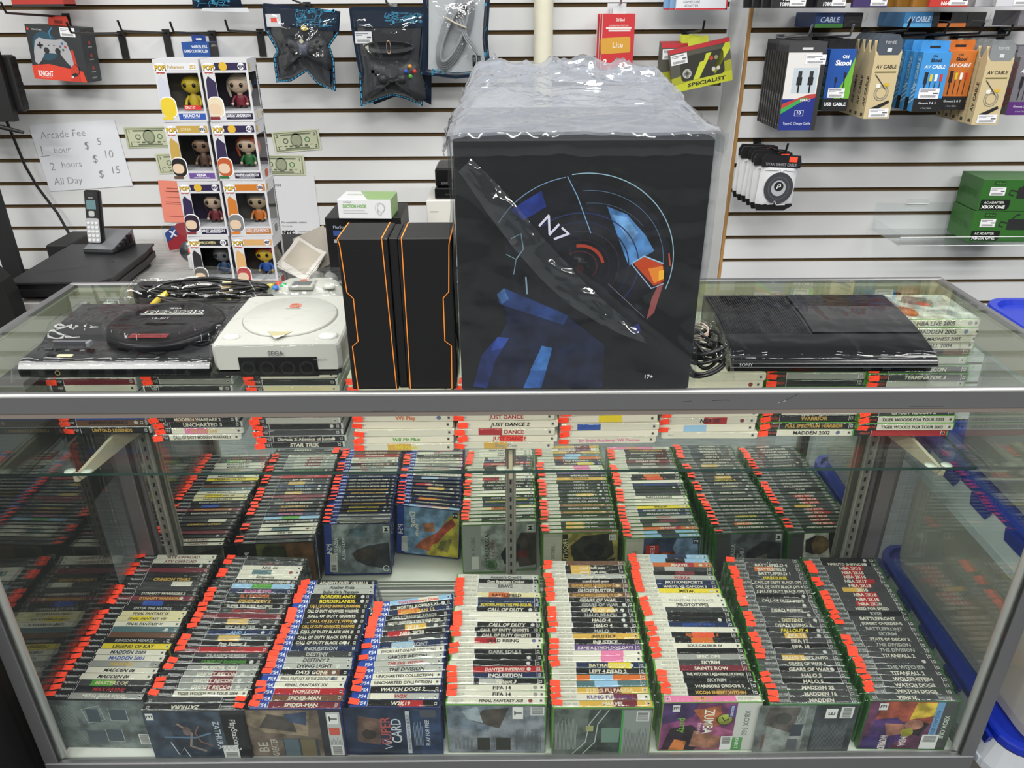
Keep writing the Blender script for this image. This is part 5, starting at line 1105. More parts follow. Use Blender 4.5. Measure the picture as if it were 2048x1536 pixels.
def beige(o, k):
    w, h, d = .072, .165, .03; b = MB(); c = 'c6b58c/.5'; b.prism([(0, 0), (d, 0), (d, h), (d*.5, h+.03), (0, h)], -w/2, w/2, c, YZ); F = T(0, -.0002, 0) @ FRONT
    b.text('AV CABLE', '2c261c', F, .009, (.0, h*.80), w=.058, bold=.02, shear=.1); b.rect(-.028, h*.705, .03, h*.725, '6d6a3a', F, .0003)
    b.ring(0, h*.40, .018, .020, '7d7c70', F, .0004); b.ring(0, h*.40, .013, .015, '7d7c70', F, .0004)
    b.stroke([(-.025, h*.68), (0, h*.52), (.008, h*.46)], .0025, '3a3a38', F, .0006); b.rect(.004, h*.5, .018, h*.55, 'd0ae30', F, .0007); b.rect(-.018, h*.48, -.006, h*.54, 'e4e2da', F, .0007)
    b.poly([(-.024, h*.16), (.024, h*.29), (.028, h*.25), (-.018, h*.10)], '1c1c1c', F, .0006); sticker(b, -.024, .004, .03, .026, F, .0008)
    if o.get('red'): pass
    L_ = T(-w/2-.0003, d, 0) @ RZ(-90) @ FRONT; b.text('AV CABLE', '3a3222', L_ @ T(d*.5, h*.42, 0) @ RZ(90), .012, (0, 0), w=.10, z=.0003, shear=.1, bold=.02); b.rect(d*.3, .006, d*.7, .014, '4a4438', L_, .0002)
    b.build('carton', o)
    b = MB(); G_ = T(0, -.0008, 0) @ FRONT; b.prism([(-.026, h-.005), (.026, h-.005), (.033, h+.005), (.033, h+.03), (.02, h+.045), (-.02, h+.045), (-.033, h+.03), (-.033, h+.005)], -.006, -.0004, '4a525c/.4' if o['label'].find('right end') < 0 else '85888a/.4', G_)
    b.text('TOMEE', 'd0d4d8', G_, .007, (0, h+.026), w=.035, z=.0002); b.rect(-.006, h+.003, .006, h+.012, 'd0d4d8', G_, .0002); b.build('hang_tab', o)['label'] = 'grey rounded hang tab'
series(5, beige, 1.010, 1.20, .037, 1.184, 0, 3, lambda k: ('front' if k == 0 else ORD[k]+' from front')+' beige cable box left of the sky blue boxes', 'beige cable boxes left of the blue ones')
def avblue(o, k, c='3f8fd0', bar='141416', c2='a8d0f0'):
    w, h, d = .074, .150, .03; b = MB(); b.cbox(-w/2, w/2, 0, d, 0, h, c+'/.4', .001); F = T(0, -.0002, 0) @ FRONT
    b.rect(-w/2, 0, w/2, .035, bar, F, .0003); b.text('Old', '2a2a30', F, .006, (-.004, .140), w=.02, bold=.03); b.text('Skool', '1c1c22', F, .009, (0, .130), w=.046, bold=.04); b.text('AV CABLE', 'f0f4f8', F, .009, (0, .114), w=.054, bold=.02, shear=.15)
    b.rect(-.022, .07, -.013, .1, '1c1c20', F, .0005); b.rect(-.019, .04, -.016, .07, '1c1c20', F, .0005)
    for x, q in ((-.004, 'd8c02c'), (.009, 'f0f0f0'), (.022, 'c8342c')): b.rect(x-.0035, .078, x+.0035, .095, q, F, .0005); b.rect(x-.001, .04, x+.001, .078, '26262a', F, .0005)
    b.text('Genesis 2 & 3', 'e0e4e8', F, .006, (0, .023), w=.05, z=.0005); b.text('6 Feet Cable', 'c0c4c8', F, .004, (0, .010), w=.034, z=.0005)
    if k == 0: sticker(b, -.028, .034, .026, .060, F, .0009)
    L_ = T(-w/2-.0003, d, 0) @ RZ(-90) @ FRONT; b.text('AV CABLE', c2, L_ @ T(d*.5, h*.62, 0) @ RZ(90), .015, (0, 0), w=.085, z=.0003, shear=.15, bold=.02)
    for q in range(4): b.stroke([(.001, .02+.012*q), (d-.001, .034+.012*q)], .004, c2, L_, .0002)
    b.build('carton', o); b = MB(); b.box(-w/2, w/2, .022, .023, h, h+.026, c+'/.4'); b.rect(-.014, h+.008, .014, h+.014, '1a1a1c', T(0, .0218, 0) @ FRONT, .0001); b.build('hang_tab', o)
series(4, avblue, 1.140, 1.20, .040, 1.201, -.004, -3, lambda k: ('front' if k == 0 else ORD[k]+' from front')+' sky blue cable box hanging between beige ones', 'sky blue cable boxes')
series(1, lambda o, k: avblue(o, 1, 'c8702c', '19191b', 'f0b078'), 1.226, 1.235, .04, 1.202, 0, -3, lambda k: 'orange cable box hanging behind the sky blue ones')
series(5, beige, 1.302, 1.185, .040, 1.169, 0, 2, lambda k: ('front' if k == 0 else ORD[k]+' from front')+' beige cable box at the right end, grey topped', 'beige cable boxes at the right end')
series(4, lambda o, k: avblue(o, 1, '77757c', '5a2a78', '9a4a58'), 1.432, 1.25, .036, 1.185, -.006, -2, lambda k: ('front' if k == 0 else ORD[k]+' from front')+' grey and red striped cable box at the photo edge', 'grey striped cable boxes')
b = MB(); b.cbox(-.06, .06, 0, .12, 0, .038, '6f6d73/.45', .001); b.text('AV CABLE', '8a4450', T(0, -.0003, 0) @ FRONT, .014, (-.01, .018), w=.07, shear=.15, bold=.02)
tag(b.build('cable_box', None, T(1.43, 1.265, 1.410)), 'grey cable box lying above the hanging grey striped ones', 'cable')
def top_box(x, y, w, c, txt, c2, lab, grp, rot=0):
    b = MB(); b.cbox(-w/2, w/2, 0, .014, 0, .12, c+'/.45', .001); F = T(0, -.0003, 0) @ FRONT
    if txt:
        for i, t_ in enumerate(txt): b.text(t_, c2, F, .009, (-w*.1, .009+.012*i), w=w*.4, bold=.03)
    sticker(b, .0, .004, w*.48, .026, F, .0006)
    tag(b.build('adapter_pack', None, T(x, y, 1.457) @ RZ(rot)), lab, 'adapter', grp)
for k in range(4): top_box(.735-.012*k, 1.22+.045*k, .088, '1b1a1d', ('1080P', 'HD') if k == 0 else None, 'd8d8d8', ('front' if k == 0 else ORD[k]+' from front')+' black video adapter pack above the charge cables', 'black adapter packs')
for k in range(3): top_box(.845-.010*k, 1.22+.045*k, .075, '1d1b20', ('1080P',) if k == 0 else None, 'd8d8d8', ('front' if k == 0 else ORD[k]+' from front')+' black video adapter pack above the blue green cables', 'second black adapter packs')
top_box(.945, 1.22, .09, '3a2a5c', None, 'd8d8d8', 'purple adapter pack at the top edge above the beige cables', None)
for k in range(4): top_box(1.15-.022*k, 1.22+.045*k, .10, 'b8322a' if k == 0 else 'a8752c', ('N64',) if k == 0 else None, 'f0e8e0', 'red adapter pack at the top edge above the blue cables' if k == 0 else ORD[k]+' from front gold adapter pack behind the red one', 'red and gold adapter packs')
for k in range(3): top_box(1.335-.03*k, 1.25+.045*k, .09, 'c9cacf', None, 'd8d8d8', ('front' if k == 0 else ORD[k]+' from front')+' pale adapter pack at the top edge above the beige cables', 'pale adapter packs')
def titan(o, k):
    w, h = .098, .135; b = MB(); ol = [(-.045, -.01), (.03, -.006), (.05, .01), (.05, .1), (.052, .115), (.052, h), (-.05, h), (-.05, .1), (-.052, .01)]
    b.pillow([(x, z) for x, z in ol], .012, 'd4d5d8/.35', FRONT, wr=.0012, seed=k); b.build('pouch', o)
    b = MB(); b.prism([(-.051, .112), (.053, .112), (.055, .125), (.05, .145), (-.045, .145), (-.053, .13)], .004, .0115, '17171a/.4', FRONT); b.build('top_band', o) if k else None
    c_ = b if k == 0 else None; b = MB(); b.prism([(-.046, -.012), (.03, -.008), (.051, .006), (.05, .012), (-.052, .006)], .001, .0085, '17171a/.4', FRONT)
    b.build('bottom_band', o)
    if k == 0: c_.text('TITAN SMART CABLE', '8a8a90', FRONT, .008, (0, .120), w=.085, z=.0118, bold=.02); c_.build('top_band', o)
    b = MB(); b.rect(.02, .128, .042, .142, 'f2502f', FRONT, .0118); b.build('price_sticker', o)['label'] = 'orange price sticker'
    b = MB(); b.ring(.004, .055, .020, .040, '3c3d42/.4', FRONT, .0135, 36, ry=1.1); b.disc(.004, .055, .0205, 'a9aab0', FRONT, .0134, 24, .0225); b.ring(.004, .055, .027, .029, '55565c', FRONT, .0138, 36, ry=1.1); b.disc(.004, .060, .013, '161618', FRONT, .0140)
    b.stroke([(-.001, .053), (.002, .064), (.008, .066), (.009, .061), (.003, .058)], .0026, 'dfe6e2', FRONT, .0143); b.stroke([(-.04, .102), (-.005, .103), (-.001, .108), (.003, .098), (.012, .104), (.045, .102)], .0012, '4a4b50', FRONT, .0135)
    b.stroke([(-.02, .008), (-.006, .010), (.0, .02), (.006, .008), (.03, .01)], .0016, 'e8e8ea', FRONT, .0138); b.build('printed_mark', o)
for k in range(6):
    o = thing('cable_pouch', ('front' if k == 0 else ORD[k]+' from front')+' white cable pouch with black bands on its hook', 'bagged cable', M=T(.762-.005*k, 1.20+.030*k, .945+.001*k) @ RY((2, -2, 1, 3, -1, 2)[k]) @ RZ(-6), group='white cable pouches'); titan(o, k)
# acrylic shelf with two green boxes
b = MB(); x0, x1 = 1.17, 1.62
b.box(x0, x1, 1.24, 1.425, .815, .818, 'acrylic'); b.box(x0, x1, 1.237, 1.2399, .815, .842, 'acrylic'); b.box(x0, x1, 1.4252, 1.428, .815, .90, 'acrylic')
b.box(x0+.001, x0+.003, 1.24, 1.425, .8182, .85, 'acrylic'); b.tube([(x0, 1.236, .842), (x1, 1.236, .842)], .0012, 'e6e8e8/.2', 6); b.tube([(x0, 1.236, .816), (x1, 1.236, .816)], .0012, 'e6e8e8/.2', 6)
for x in (1.30, 1.52): b.box(x-.035, x+.035, 1.426, 1.4285, .90, .912, 'acrylic'); b.tube([(x-.035, 1.424, .898), (x+.035, 1.424, .898)], .0014, 'f0f0f0/.2', 6)
tag(b.build('wall_shelf'), 'clear acrylic shelf clipped to the white slatted wall', 'shelf')
for k in range(2):
    o = thing('adapter_box', ('green power adapter box standing on the acrylic shelf', 'green power adapter box stacked on the other green one')[k], 'adapter', M=T(1.485+.004*k, 1.262, .8185+.0935*k) @ RZ(-3), group='green adapter boxes')
    w, h, d = .19, .0925, .13; b = MB(); b.cbox(-w/2, w/2, 0, d, 0, h, '2f6626/.4', .001); F = T(0, -.0003, 0) @ FRONT
    b.prism([(-.088, .004), (-.01, .004), (-.004, .012), (-.004, .034), (-.088, .034)], .0, .0003, '101012', F); b.text('AC ADAPTER', 'd4dcd0', F, .007, (-.05, .026), w=.066, z=.0006, bold=.02); b.text('XBOX ONE', 'eef2ec', F, .0095, (-.05, .013), w=.07, z=.0006, bold=.03)
    b.prism(MB.rrect(.01, .075, .038, .07, .003), .0, .0006, '232325', F); b.stroke([(.01, .058), (-.01, .062), (-.014, .05), (.0, .046)], .004, '232325', F, .0005); b.stroke([(.02, .07), (.03, .082), (.04, .084)], .004, '232325', F, .0005)
    b.rect(-.062, .076, -.03, .088, '1c3a16', F, .0004); b.text('Old Skool', '5ab04a', F, .006, (-.046, .082), w=.026, z=.0006); sticker(b, -.07, .046, -.026, .07, F, .0008)
    b.text('OLD SKOOL', '2c5c24', T(-w/2-.0003, d, 0) @ RZ(-90) @ FRONT, .02, (d*.5, h*.5), w=.1, z=.0002)
    b.build('carton', o)
for x, z, lab in ((1.27, .583, 'small clear acrylic clip in the slatted wall above the blue bins'), ):
    b = MB(); b.box(-.035, .035, 0, .004, 0, .02, 'acrylic'); b.box(-.035, .035, -.006, -.0002, 0, .004, 'e8eaea/.2'); tag(b.build('shelf_clip', None, T(x, YR-.0045, z)), lab, 'clip')

# ------------------------------------------------------------------ papers on the back wall
def sheet_obj(name, lab, cat, x, z, w, h, rot, col, draw, grp=None, y=YB-.0014, curl=.0):
    b = MB()
    def fn(u, v): return ((u-.5)*w, -curl*((2*u-1)**2)*.5-curl*.5*(1-v)**2, (v-.5)*h)
    b.grid(10, 8, fn, col); b.box(-w/2, w/2, .0003, .0006, -h/2, h/2, col)
    draw(b, T(0, -.0006, 0) @ FRONT)
    return tag(b.build(name, None, T(x, y-.0008, z) @ RY(-rot)), lab, cat, grp)
def fee(b, F):
    def t(s, x, z, h=.022, w=None): b.text(s, '7f8288', F, h, (x, z), w=w, z=.0004, align='l', shear=.12, bold=-.018)
    t('Arcade Fee', -.115, .075, .024, .20); t('1', -.128, .028, .030); t('hour', -.085, .026, .022); b.stroke([(-.135, .008), (-.105, .009)], .0016, '7f8288', F, .0004)
    t('$', .02, .034, .026); t('5', .066, .044, .024); t('2', -.115, -.026, .026); t('hours', -.075, -.022, .022); t('$', .034, -.010, .026); t('10', .080, .002, .026)
    t('All Day', -.120, -.075, .024, .10); t('$', .040, -.060, .026); t('15', .088, -.050, .026)
sheet_obj('paper_sign', 'handwritten white arcade price sheet taped to the slatted wall', 'sign', -1.418, 1.022, .285, .215, 3.5, 'dfe1e6/.6', fee, curl=.0003)
def bill(num):
    def f(b, F):
        b.rect(-.072, -.029, .072, .029, '7c8467', F, .0002); b.rect(-.069, -.026, .069, .026, 'c2c6a8', F, .0003); b.ring(0, .002, .0001, .020, '6c7560', F, .0005, 24, ry=1.15); b.disc(0, .002, .016, '9aa084', F, .0006, ry=.0185)
        b.ring(-.036, .002, .006, .009, '55604e', F, .0005, 20); b.ring(.036, .002, .006, .009, '4a7a52', F, .0005, 20); b.rect(-.05, .019, .05, .024, '6c7560', F, .0005); b.rect(-.04, -.025, .04, -.020, '6c7560', F, .0005)
        for x in (-.062, .062):
            for z in (-.019, .019): b.text(num, '3f4a3c', F, .010, (x, z), z=.0006, bold=.03)
        for k in range(7): b.rect(-.06+.017*k, -.014-.002*(k % 3), -.05+.017*k, -.0125, '59624e', F, .0006)
    return f
sheet_obj('dollar_bill', 'green backed dollar bill between the price sheet and figure boxes', 'banknote', -1.180, 1.081, .156, .0663, 1, 'b9bda0/.6', bill('1'), 'dollar bills on the wall', curl=.0003)
sheet_obj('dollar_bill', 'dollar bill half hidden behind the left of the figure boxes', 'banknote', -1.095, .998, .156, .0663, 2, 'cdd0b6/.6', bill('1'), 'dollar bills on the wall', curl=.0003)
sheet_obj('dollar_bill', 'two dollar bill taped on the wall right of the figure boxes', 'banknote', -.696, 1.067, .156, .0663, 4, 'cdd0b6/.6', bill('2'), 'dollar bills on the wall', curl=.0003)
sheet_obj('dollar_bill', 'dollar bill taped just below the two dollar bill', 'banknote', -.757, .989, .156, .0663, -1, 'c4c8ac/.6', bill('1'), 'dollar bills on the wall', curl=.0003)
def lines(col, rows):
    def f(b, F):
        for (x0, x1, z, h) in rows: b.rect(x0, z, x1, z+h, col, F, .0003)
    return f
sheet_obj('paper_notice', 'salmon pink printed notice behind the figure boxes', 'notice', -1.135, .868, .10, .142, -3, 'e88a76/.7', lines('8a4a40', [(-.025, .02, .045, .002), (-.03, .025, .034, .003), (-.035, .03, -.002, .0015), (-.035, .025, -.008, .0015), (-.03, .02, -.05, .0015), (-.03, .03, .015, .0012)]))
def nyc(b, F):
    b.text('license', '3a3a3c', F, .011, (-.042, .115), w=.04, z=.0004); b.text('For complaints, contact:', '3a3a3c', F, .0066, (.006, -.014), w=.11, z=.0004); b.text('311 | nyc.gov', '7a7a7c', F, .005, (-.02, -.027), w=.05, z=.0004)
    b.text('NYC', '151517', F, .0145, (-.018, -.050), w=.044, fit=True, z=.0004, bold=.06); b.text('Consumer and', '3a3a3c', F, .0045, (.035, -.047), w=.045, z=.0004); b.text('Worker Protection', '3a3a3c', F, .0045, (.038, -.055), w=.05, z=.0004)
    for z in (-.066, -.072): b.rect(-.04, z, -.005, z+.0012, '8a8a8c', F, .0004)
sheet_obj('paper_notice', 'white city licence sheet taped on the wall beside the figure boxes', 'notice', -.745, .81, .185, .285, 0, 'd9dade/.6', nyc)
# ------------------------------------------------------------------ desk behind the counter
b = MB(); b.box(-1.36, -.2, .98, 1.62, .72, .744, 'desk'); t = thing('desk', 'grey wood desk behind the glass counter under the figure boxes', 'desk', (0, 0, 0)); b.build('worktop', t)
for x in (-1.34, -.24):
    for y in (1.0, 1.58):
        b = MB(); b.box(x-.018, x+.018, y-.018, y+.018, 0, .7199, '8b8c8e/.4/.5'); b.build('leg', t)
# figure boxes: column, row, texts and plain colours
FIG = [
 (0, 3, 'Pokemon', '353', 'PIKACHU', 'd9dadf', '2f55a6', 'dcc233', 'dcc233', '6e6a60', 'white figure box with a yellow doll, top of the first column'),
 (1, 3, 'FILM', '434', 'SARAH SANDERSON', '2c2248', '241f3c', 'd9ccb0', '7c2433', '2c2436', 'white figure box with a pale haired doll, top of the second column'),
 (0, 2, 'XENA', '895', 'XENA', 'b99a4a', '6a4c94', '1b1718', '5c4436', '2d2a26', 'white figure box with a black haired doll, second from top in first column'),
 (1, 2, 'FILM', '433', 'WINIFRED SANDERSON', '2c2248', '2a2438', 'b5562c', '2c6a38', '2c2030', 'white figure box with a ginger haired doll, second from top in second column'),
 (0, 1, 'FILM', '435', 'MARY SANDERSON', '2c2248', '241f3c', '2a1a30', '7a2c34', '33204a', 'white figure box with a dark purple haired doll, third from top in first column'),
 (1, 1, '', '386', 'GOKU (ULTRA INSTINCT)', 'c4762c', 'b5702c', '77797c', 'd0762c', '5a5a58', 'white figure box with a grey haired doll, third from top in second column'),
 (0, 0, 'HALLOWEEN', '03', '', '26262a', '1c1c20', '55504c', '2f4c70', '1c1c1e', 'white figure box with a grey faced doll, bottom of the first column'),
 (1, 0, '', '487', '', 'd0a46c', 'c08a4c', 'b0242c', '2c58a8', '4a4038', 'white figure box with a red haired doll, bottom of the second column')]
FX = {0: -.8335, 1: -.7115}
for (c, r, band, num, name, bc, nc, hair, cloth, inner, lab) in FIG:
    w, h, d = .1145, .1505, .089
    o = thing('figure_box', lab, 'boxed figure', M=T(FX[c]-.0012*r+(.004 if (r % 2) else 0), 1.10, .7446+.1512*r) @ RZ((-1.5, .8, -.6, 1.2)[r]+c*.7), group='boxed figures stacked on the desk')
    K = 'cdcdd1/.45'; b = MB(); t_ = .0012
    zb, zt = .026, .118; xl = -w/2+.030; F = FRONT
    b.box(-w/2, w/2, 0, d, 0, t_, K); b.box(-w/2, w/2, 0, d, h-t_, h, K); b.box(-w/2, w/2, d-t_, d, t_, h-t_, K); b.box(-w/2, -w/2+t_, 0, d-t_, t_, h-t_, K)
    b.box(-w/2+t_, w/2, 0, t_, t_, zb, K); b.box(-w/2+t_, w/2, 0, t_, zt, h-t_, K); b.box(-w/2+t_, xl, 0, t_, zb, zt, K); b.box(w/2-.006, w/2, 0, t_, zb, zt, K)
    b.box(w/2-t_, w/2, t_, d-t_, t_, zb, K); b.box(w/2-t_, w/2, t_, d-t_, zt, h-t_, K); b.box(w/2-t_, w/2, d-.014, d-t_, zb, zt, K)
    b.box(-w/2+.002, w/2-.002, d-.004, d-.0013, .002, h-.002, inner+'/.5'); b.box(-w/2+.0013, -w/2+.003, .002, d-.005, .002, h-.002, inner+'/.5'); b.box(-w/2+.003, w/2-.003, .003, d-.005, .0013, .028, 'bfc0c4/.5')
    b.rect(-w/2+.032, h-.026, w/2-.003, h-.009, bc+'/.4', F, .0003); b.disc(w/2-.016, h-.0175, .0085, 'e6e6ea', F, .0005, 18); b.text(num, '2a2a48' if num != '353' else 'c09a2c', F, .0085, (w/2-.016, h-.0175), w=.015, bold=.03, z=.0008)
    if bc in ('2c2248',): b.disc(-.004, h-.0175, .0105, 'd2ac34', F, .0006, 18)
    elif band: b.text(band, 'dccf9a' if bc != 'd9dadf' else 'b99a3a', F, .008, (-.002, h-.0175), w=.042, z=.0006, bold=.02)
    b.disc(-w/2+.017, h-.020, .0165, 'eceef2', F, .0006, 20, .0115); b.poly([(-w/2+.012, h-.03), (-w/2+.02, h-.03), (-w/2+.012, h-.038)], 'eceef2', F, .0006)
    b.text('POP!', '3a2e18', F, .0118, (-w/2+.0175, h-.0195), w=.028, fit=True, bold=.07, z=.0008); b.text('POP!', 'd8b43a', F, .0112, (-w/2+.017, h-.019), w=.0265, fit=True, bold=.03, z=.001)
    b.rect(-w/2+.006, h-.033, -w/2+.026, h-.030, 'b04a3c', F, .0009)
    b.poly([(-w/2+.0005, zb), (-w/2+.006, zb+.075), (-w/2+.012, zb+.085), (xl-.001, zb+.07), (xl-.001, zb)], bc if bc not in ('d9dadf',) else 'c2c6d4', F, .0003)
    # plain coloured patch where a portrait is printed
    b.poly(MB.rrect(-w/2+.001, -w/2+.041, .010, .062, .016), 'f0f0f2', F, .0006); b.poly(MB.rrect(-w/2+.001, -w/2+.0385, .012, .0595, .015), hair+'/.5', F, .0008)
    b.poly(MB.rrect(-w/2+.002, -w/2+.032, .020, .045, .011), 'd8bfa4/.5' if hair != 'dcc233' else 'dcc233/.5', F, .0010); b.rect(-w/2+.001, .006, -w/2+.026, .013, cloth+'/.5', F, .0009)
    b.rect(-w/2+.042, .006, w/2-.004, .021, nc+'/.4', F, .0004)
    if name:
        b.text(name, 'e8e8f0', F, .0075, (.017, .0155), w=.062, bold=.03, z=.0007); b.rect(-.004, .009, .038, .0102, 'b9b9c8', F, .0007)
    if num == '353': b.rect(.002, .030, .046, .041, 'c8322c', F, .0011); b.text('ONLY AT', 'f2ecec', F, .006, (.018, .0355), w=.026, z=.0014, bold=.03)
    R_ = T(w/2+.0003, 0, 0) @ RZ(90) @ FRONT
    if c == 1:
        if name: b.text(name, '1c1c20', R_ @ T(d-.007, h*.52, 0) @ RZ(-90), .0085, (0, 0), w=.118, bold=.03, z=.0003); b.rect(.008, h-.026, .022, h-.010, 'c8ac5a', R_, .0003)
        b.poly(MB.rrect(.028, .055, .003, .024, .006), hair+'/.5', R_, .0003); b.ring(d-.012, .012, .004, .0055, '55555a', R_, .0003, 14)
    b.build('carton', o)
    b = MB(); b.rect(xl, zb, w/2-.006, zt, 'film', F @ T(0, 0, -.0006)); b.rect(t_, zb, d-.014, zt, 'film', R_, -.0009); b.build('window', o)
    skin = {'dcc233': 'dcc233', '55504c': '6a6c6e', 'b0242c': 'd9b42c', '77797c': 'b9a482', '1b1718': '9a7a60'}.get(hair, 'd9bda2')
    fx, fy = .014, d*.55; b = MB()
    b.sphere((fx, fy, .087), (.027, .023, .0225), skin+'/.35', 10); b.tube([(fx, fy, .066), (fx, fy, .060)], .007, skin+'/.35', 10)
    b.lathe([(.009, .062), (.0125, .056), (.0135, .045), (.0105, .036)], cloth+'/.4', 16, T(fx, fy, 0) @ S(1, .75, 1))
    for s in (-1, 1):
        b.tube([(fx+s*.0115, fy, .058), (fx+s*.0185, fy-.004, .049), (fx+s*.019, fy-.010, .041)], .0042, cloth+'/.4', 8, r_end=.0034); b.sphere((fx+s*.019, fy-.011, .0395), (.004, .004, .004), skin+'/.4', 5)
        b.tube([(fx+s*.006, fy, .040), (fx+s*.0075, fy-.001, .030)], .0058, (cloth if name else '33405c')+'/.4', 8, r_end=.005); b.cbox(fx+s*.0075-.006, fx+s*.0075+.006, fy-.010, fy+.006, .0282, .033, '2c2724/.4', .001)
        b.sphere((fx+s*.0115, fy-.0205, .086), (.0052, .003, .0056), '0c0c0d/.2', 6)
    b.sphere((fx, fy-.0228, .0795), (.0018, .0012, .0014), skin+'/.35', 5)
    b.build('figurine', o)
    if hair != skin:
        b = MB(); b.sphere((fx, fy+.004, .090), (.0295, .0245, .0235), hair+'/.4', 10, z0=-.05, z1=1)
        if hair in ('d9ccb0', '1b1718', 'b5562c', '2a1a30'):
            for s in (-1, 1): b.tube([(fx+s*.025, fy+.006, .095), (fx+s*.029, fy+.004, .075), (fx+s*.024, fy+.002, .055)], .007, hair+'/.4', 8, r_end=.003)
        elif hair == '77797c':
            for q in range(6): b.lathe([(.008, 0), (.005, .012), (.0001, .022)], hair+'/.4', 8, T(fx-.018+.007*q, fy-.004, .103) @ RX(18) @ RY(-24+9*q))
        b.build('hair', o)
# closed black laptop on a low riser, with the phone on it
LP = thing('laptop', 'closed black laptop with sloping edges on the desk under the cordless phone', 'laptop', M=T(-1.222, 1.165, .762) @ RZ(1.0))
b = MB(); ol = [(-.112, -.180), (.112, -.180), (.135, -.150), (.130, .09), (.118, .185), (-.135, .185), (-.135, .09), (-.128, -.16)]
b.prism(ol, 0, .020, '141416/.5', m_side='1a1a1c/.4'); b.prism([(x*.97, y*.975) for x, y in ol], .0205, .036, '18181a/.45')
b.build('base', LP)
b = MB(); b.prism([(x*1.01, y*1.01) for x, y in ol], .0365, .042, '2a2b2d/.42'); b.stroke([(-.10, -.10), (-.02, -.07), (.03, -.04)], .0012, '1a1a1c', None, .0424); b.disc(.075, .0, .004, '1c1c1e', None, .0424, 12); b.build('lid', LP)
b = MB(); b.box(-.14, .11, -.14, .15, 0, .0165, '0c0c0d/.6'); tag(b.build('laptop_riser', None, T(-1.222, 1.165, .7445)), 'low black riser under the closed laptop', 'stand')
PH = thing('cordless_phone', 'silver and black cordless phone upright in its charging base', 'phone', M=T(-1.222, 1.295, .8049) @ RZ(-6))
b = MB(); b.prism([(-.042, -.055), (.05, -.055), (.062, .05), (-.042, .05)], 0, .014, '17171a/.4'); b.add([(-.042, -.055, .0142), (.05, -.055, .0142), (.062, .05, .05), (-.03, .05, .05), (-.042, -.055, .006), (.05, -.055, .006), (.062, .05, .006), (-.042, .05, .006)], [(0, 1, 2, 3), (4, 5, 1, 0), (5, 6, 2, 1), (6, 7, 3, 2), (7, 4, 0, 3)], '9c9ea2/.35/.6')
b.text('VTECH', '3c3c40', T(.03, .0, .0325) @ RX(18), .005, (0, 0), w=.024); 
for k in range(4): b.box(.058, .068, -.045+.02*k, -.03+.02*k, .015, .022+.006*k, '17171a/.4')
b.build('charging_base', PH)
HM = T(-.018, -.018, .018) @ RX(-14); b = MB(); b.cbox(-.0235, .0235, -.012, .012, 0, .160, '131316/.3', .004, HM, .008); b.build('handset', PH)
HF = HM @ T(0, -.0125, 0) @ FRONT
b = MB(); b.prism(MB.rrect(-.0205, .0205, .006, .078, .006), 0, .0012, 'b9babe/.35/.5', HF)
for i in range(3):
    for j in range(5): b.prism(MB.rrect(-.0125+.0125*i-.0048, -.0125+.0125*i+.0048, .014+.0125*j-.0038, .014+.0125*j+.0038, .003, 2), .0012, .0024, 'd6d7da/.4', HF)
b.prism(MB.rrect(-.009, .009, .083, .099, .004), 0, .002, 'c2c3c6/.35/.5', HF); b.build('keypad', PH)
b = MB(); b.rect(-.015, .104, .015, .130, '5c7c80/.25', HF, .0004); b.text('vtech', 'd8d8da', HF, .005, (0, .138), w=.02, z=.0005); b.rect(-.008, .147, .008, .150, '2c2c30', HF, .0004); b.build('screen', PH)
# small goods on the desk
b = MB(); b.prism(MB.rrect(0, .17, 0, .085, .008), 0, .014, 'acrylic', FRONT); b.prism([(.003, .004), (.165, .004), (.165, .083), (.05, .083), (.003, .05)], -.001, .0, '9c2430/.4', FRONT); b.poly([(.003, .03), (.045, .05), (.04, .08), (.003, .06)], '2b4486/.4', FRONT, .0006); b.text('X', 'e8e8ee', FRONT, .02, (.03, .055), z=.001, bold=.05)
b.cbox(.06, .14, -.012, -.004, .006, .022, 'a02a34/.3', .003); b.stroke([(.07, .028), (.11, .05), (.15, .06)], .006, 'b9bcc0/.3/.8', FRONT, .004)
tag(b.build('blister_pack', None, T(-1.108, 1.45, .748) @ RY(-10) @ RX(-12)), 'red and blue blister pack leaning on the wall behind the laptop', 'tool pack')
b = MB(); b.lathe([(.0001, 0), (.030, 0), (.032, .004), (.030, .008), (.0001, .009)], '6f7478/.25/.8', 28, RX(78)); b.rect(-.002, -.004, .014, .012, 'f2502f', T(0, -.0105, 0) @ RX(78), .0)
tag(b.build('metal_disc', None, T(-1.0, 1.36, .7775)), 'grey metal disc with an orange price sticker beside the blister pack', 'disc')
b = MB(); b.cbox(-.03, .03, 0, .05, 0, .045, 'd8d9d8/.5', .003); b.rect(-.02, .01, .02, .03, 'c0c2c0', T(0, -.0002, 0) @ FRONT); tag(b.build('carton', None, T(-.945, 1.27, .7445)), 'small white carton at the left of the figure boxes', 'box')
R3_ = random.Random(4); z = .7446
for k in range(9):
    hh = .0045 if k < 7 else .007; c = ('e2e2e2', 'd4d5d7', 'cfd0d2')[k % 3] if k < 7 else '1a1a1c'
    b = MB(); b.cbox(-.11, .11, -.10, .10, 0, hh, c+'/.6', .001); o = b.build('envelope' if k < 7 else 'folder', None, T(-.64+R3_.uniform(-.008, .008), 1.40+R3_.uniform(-.006, .006), z) @ RZ(R3_.uniform(-4, 4)))
    tag(o, f'{"white" if k < 7 else "black"} {"envelope" if k < 7 else "folder"} {ORD[k]} from the bottom of the pile behind the figure boxes', 'paper', 'paper pile on the desk'); z += hh+.0003
b = MB()
Q = T(-.012, 0, .062) @ RX(-42) @ RY(34)
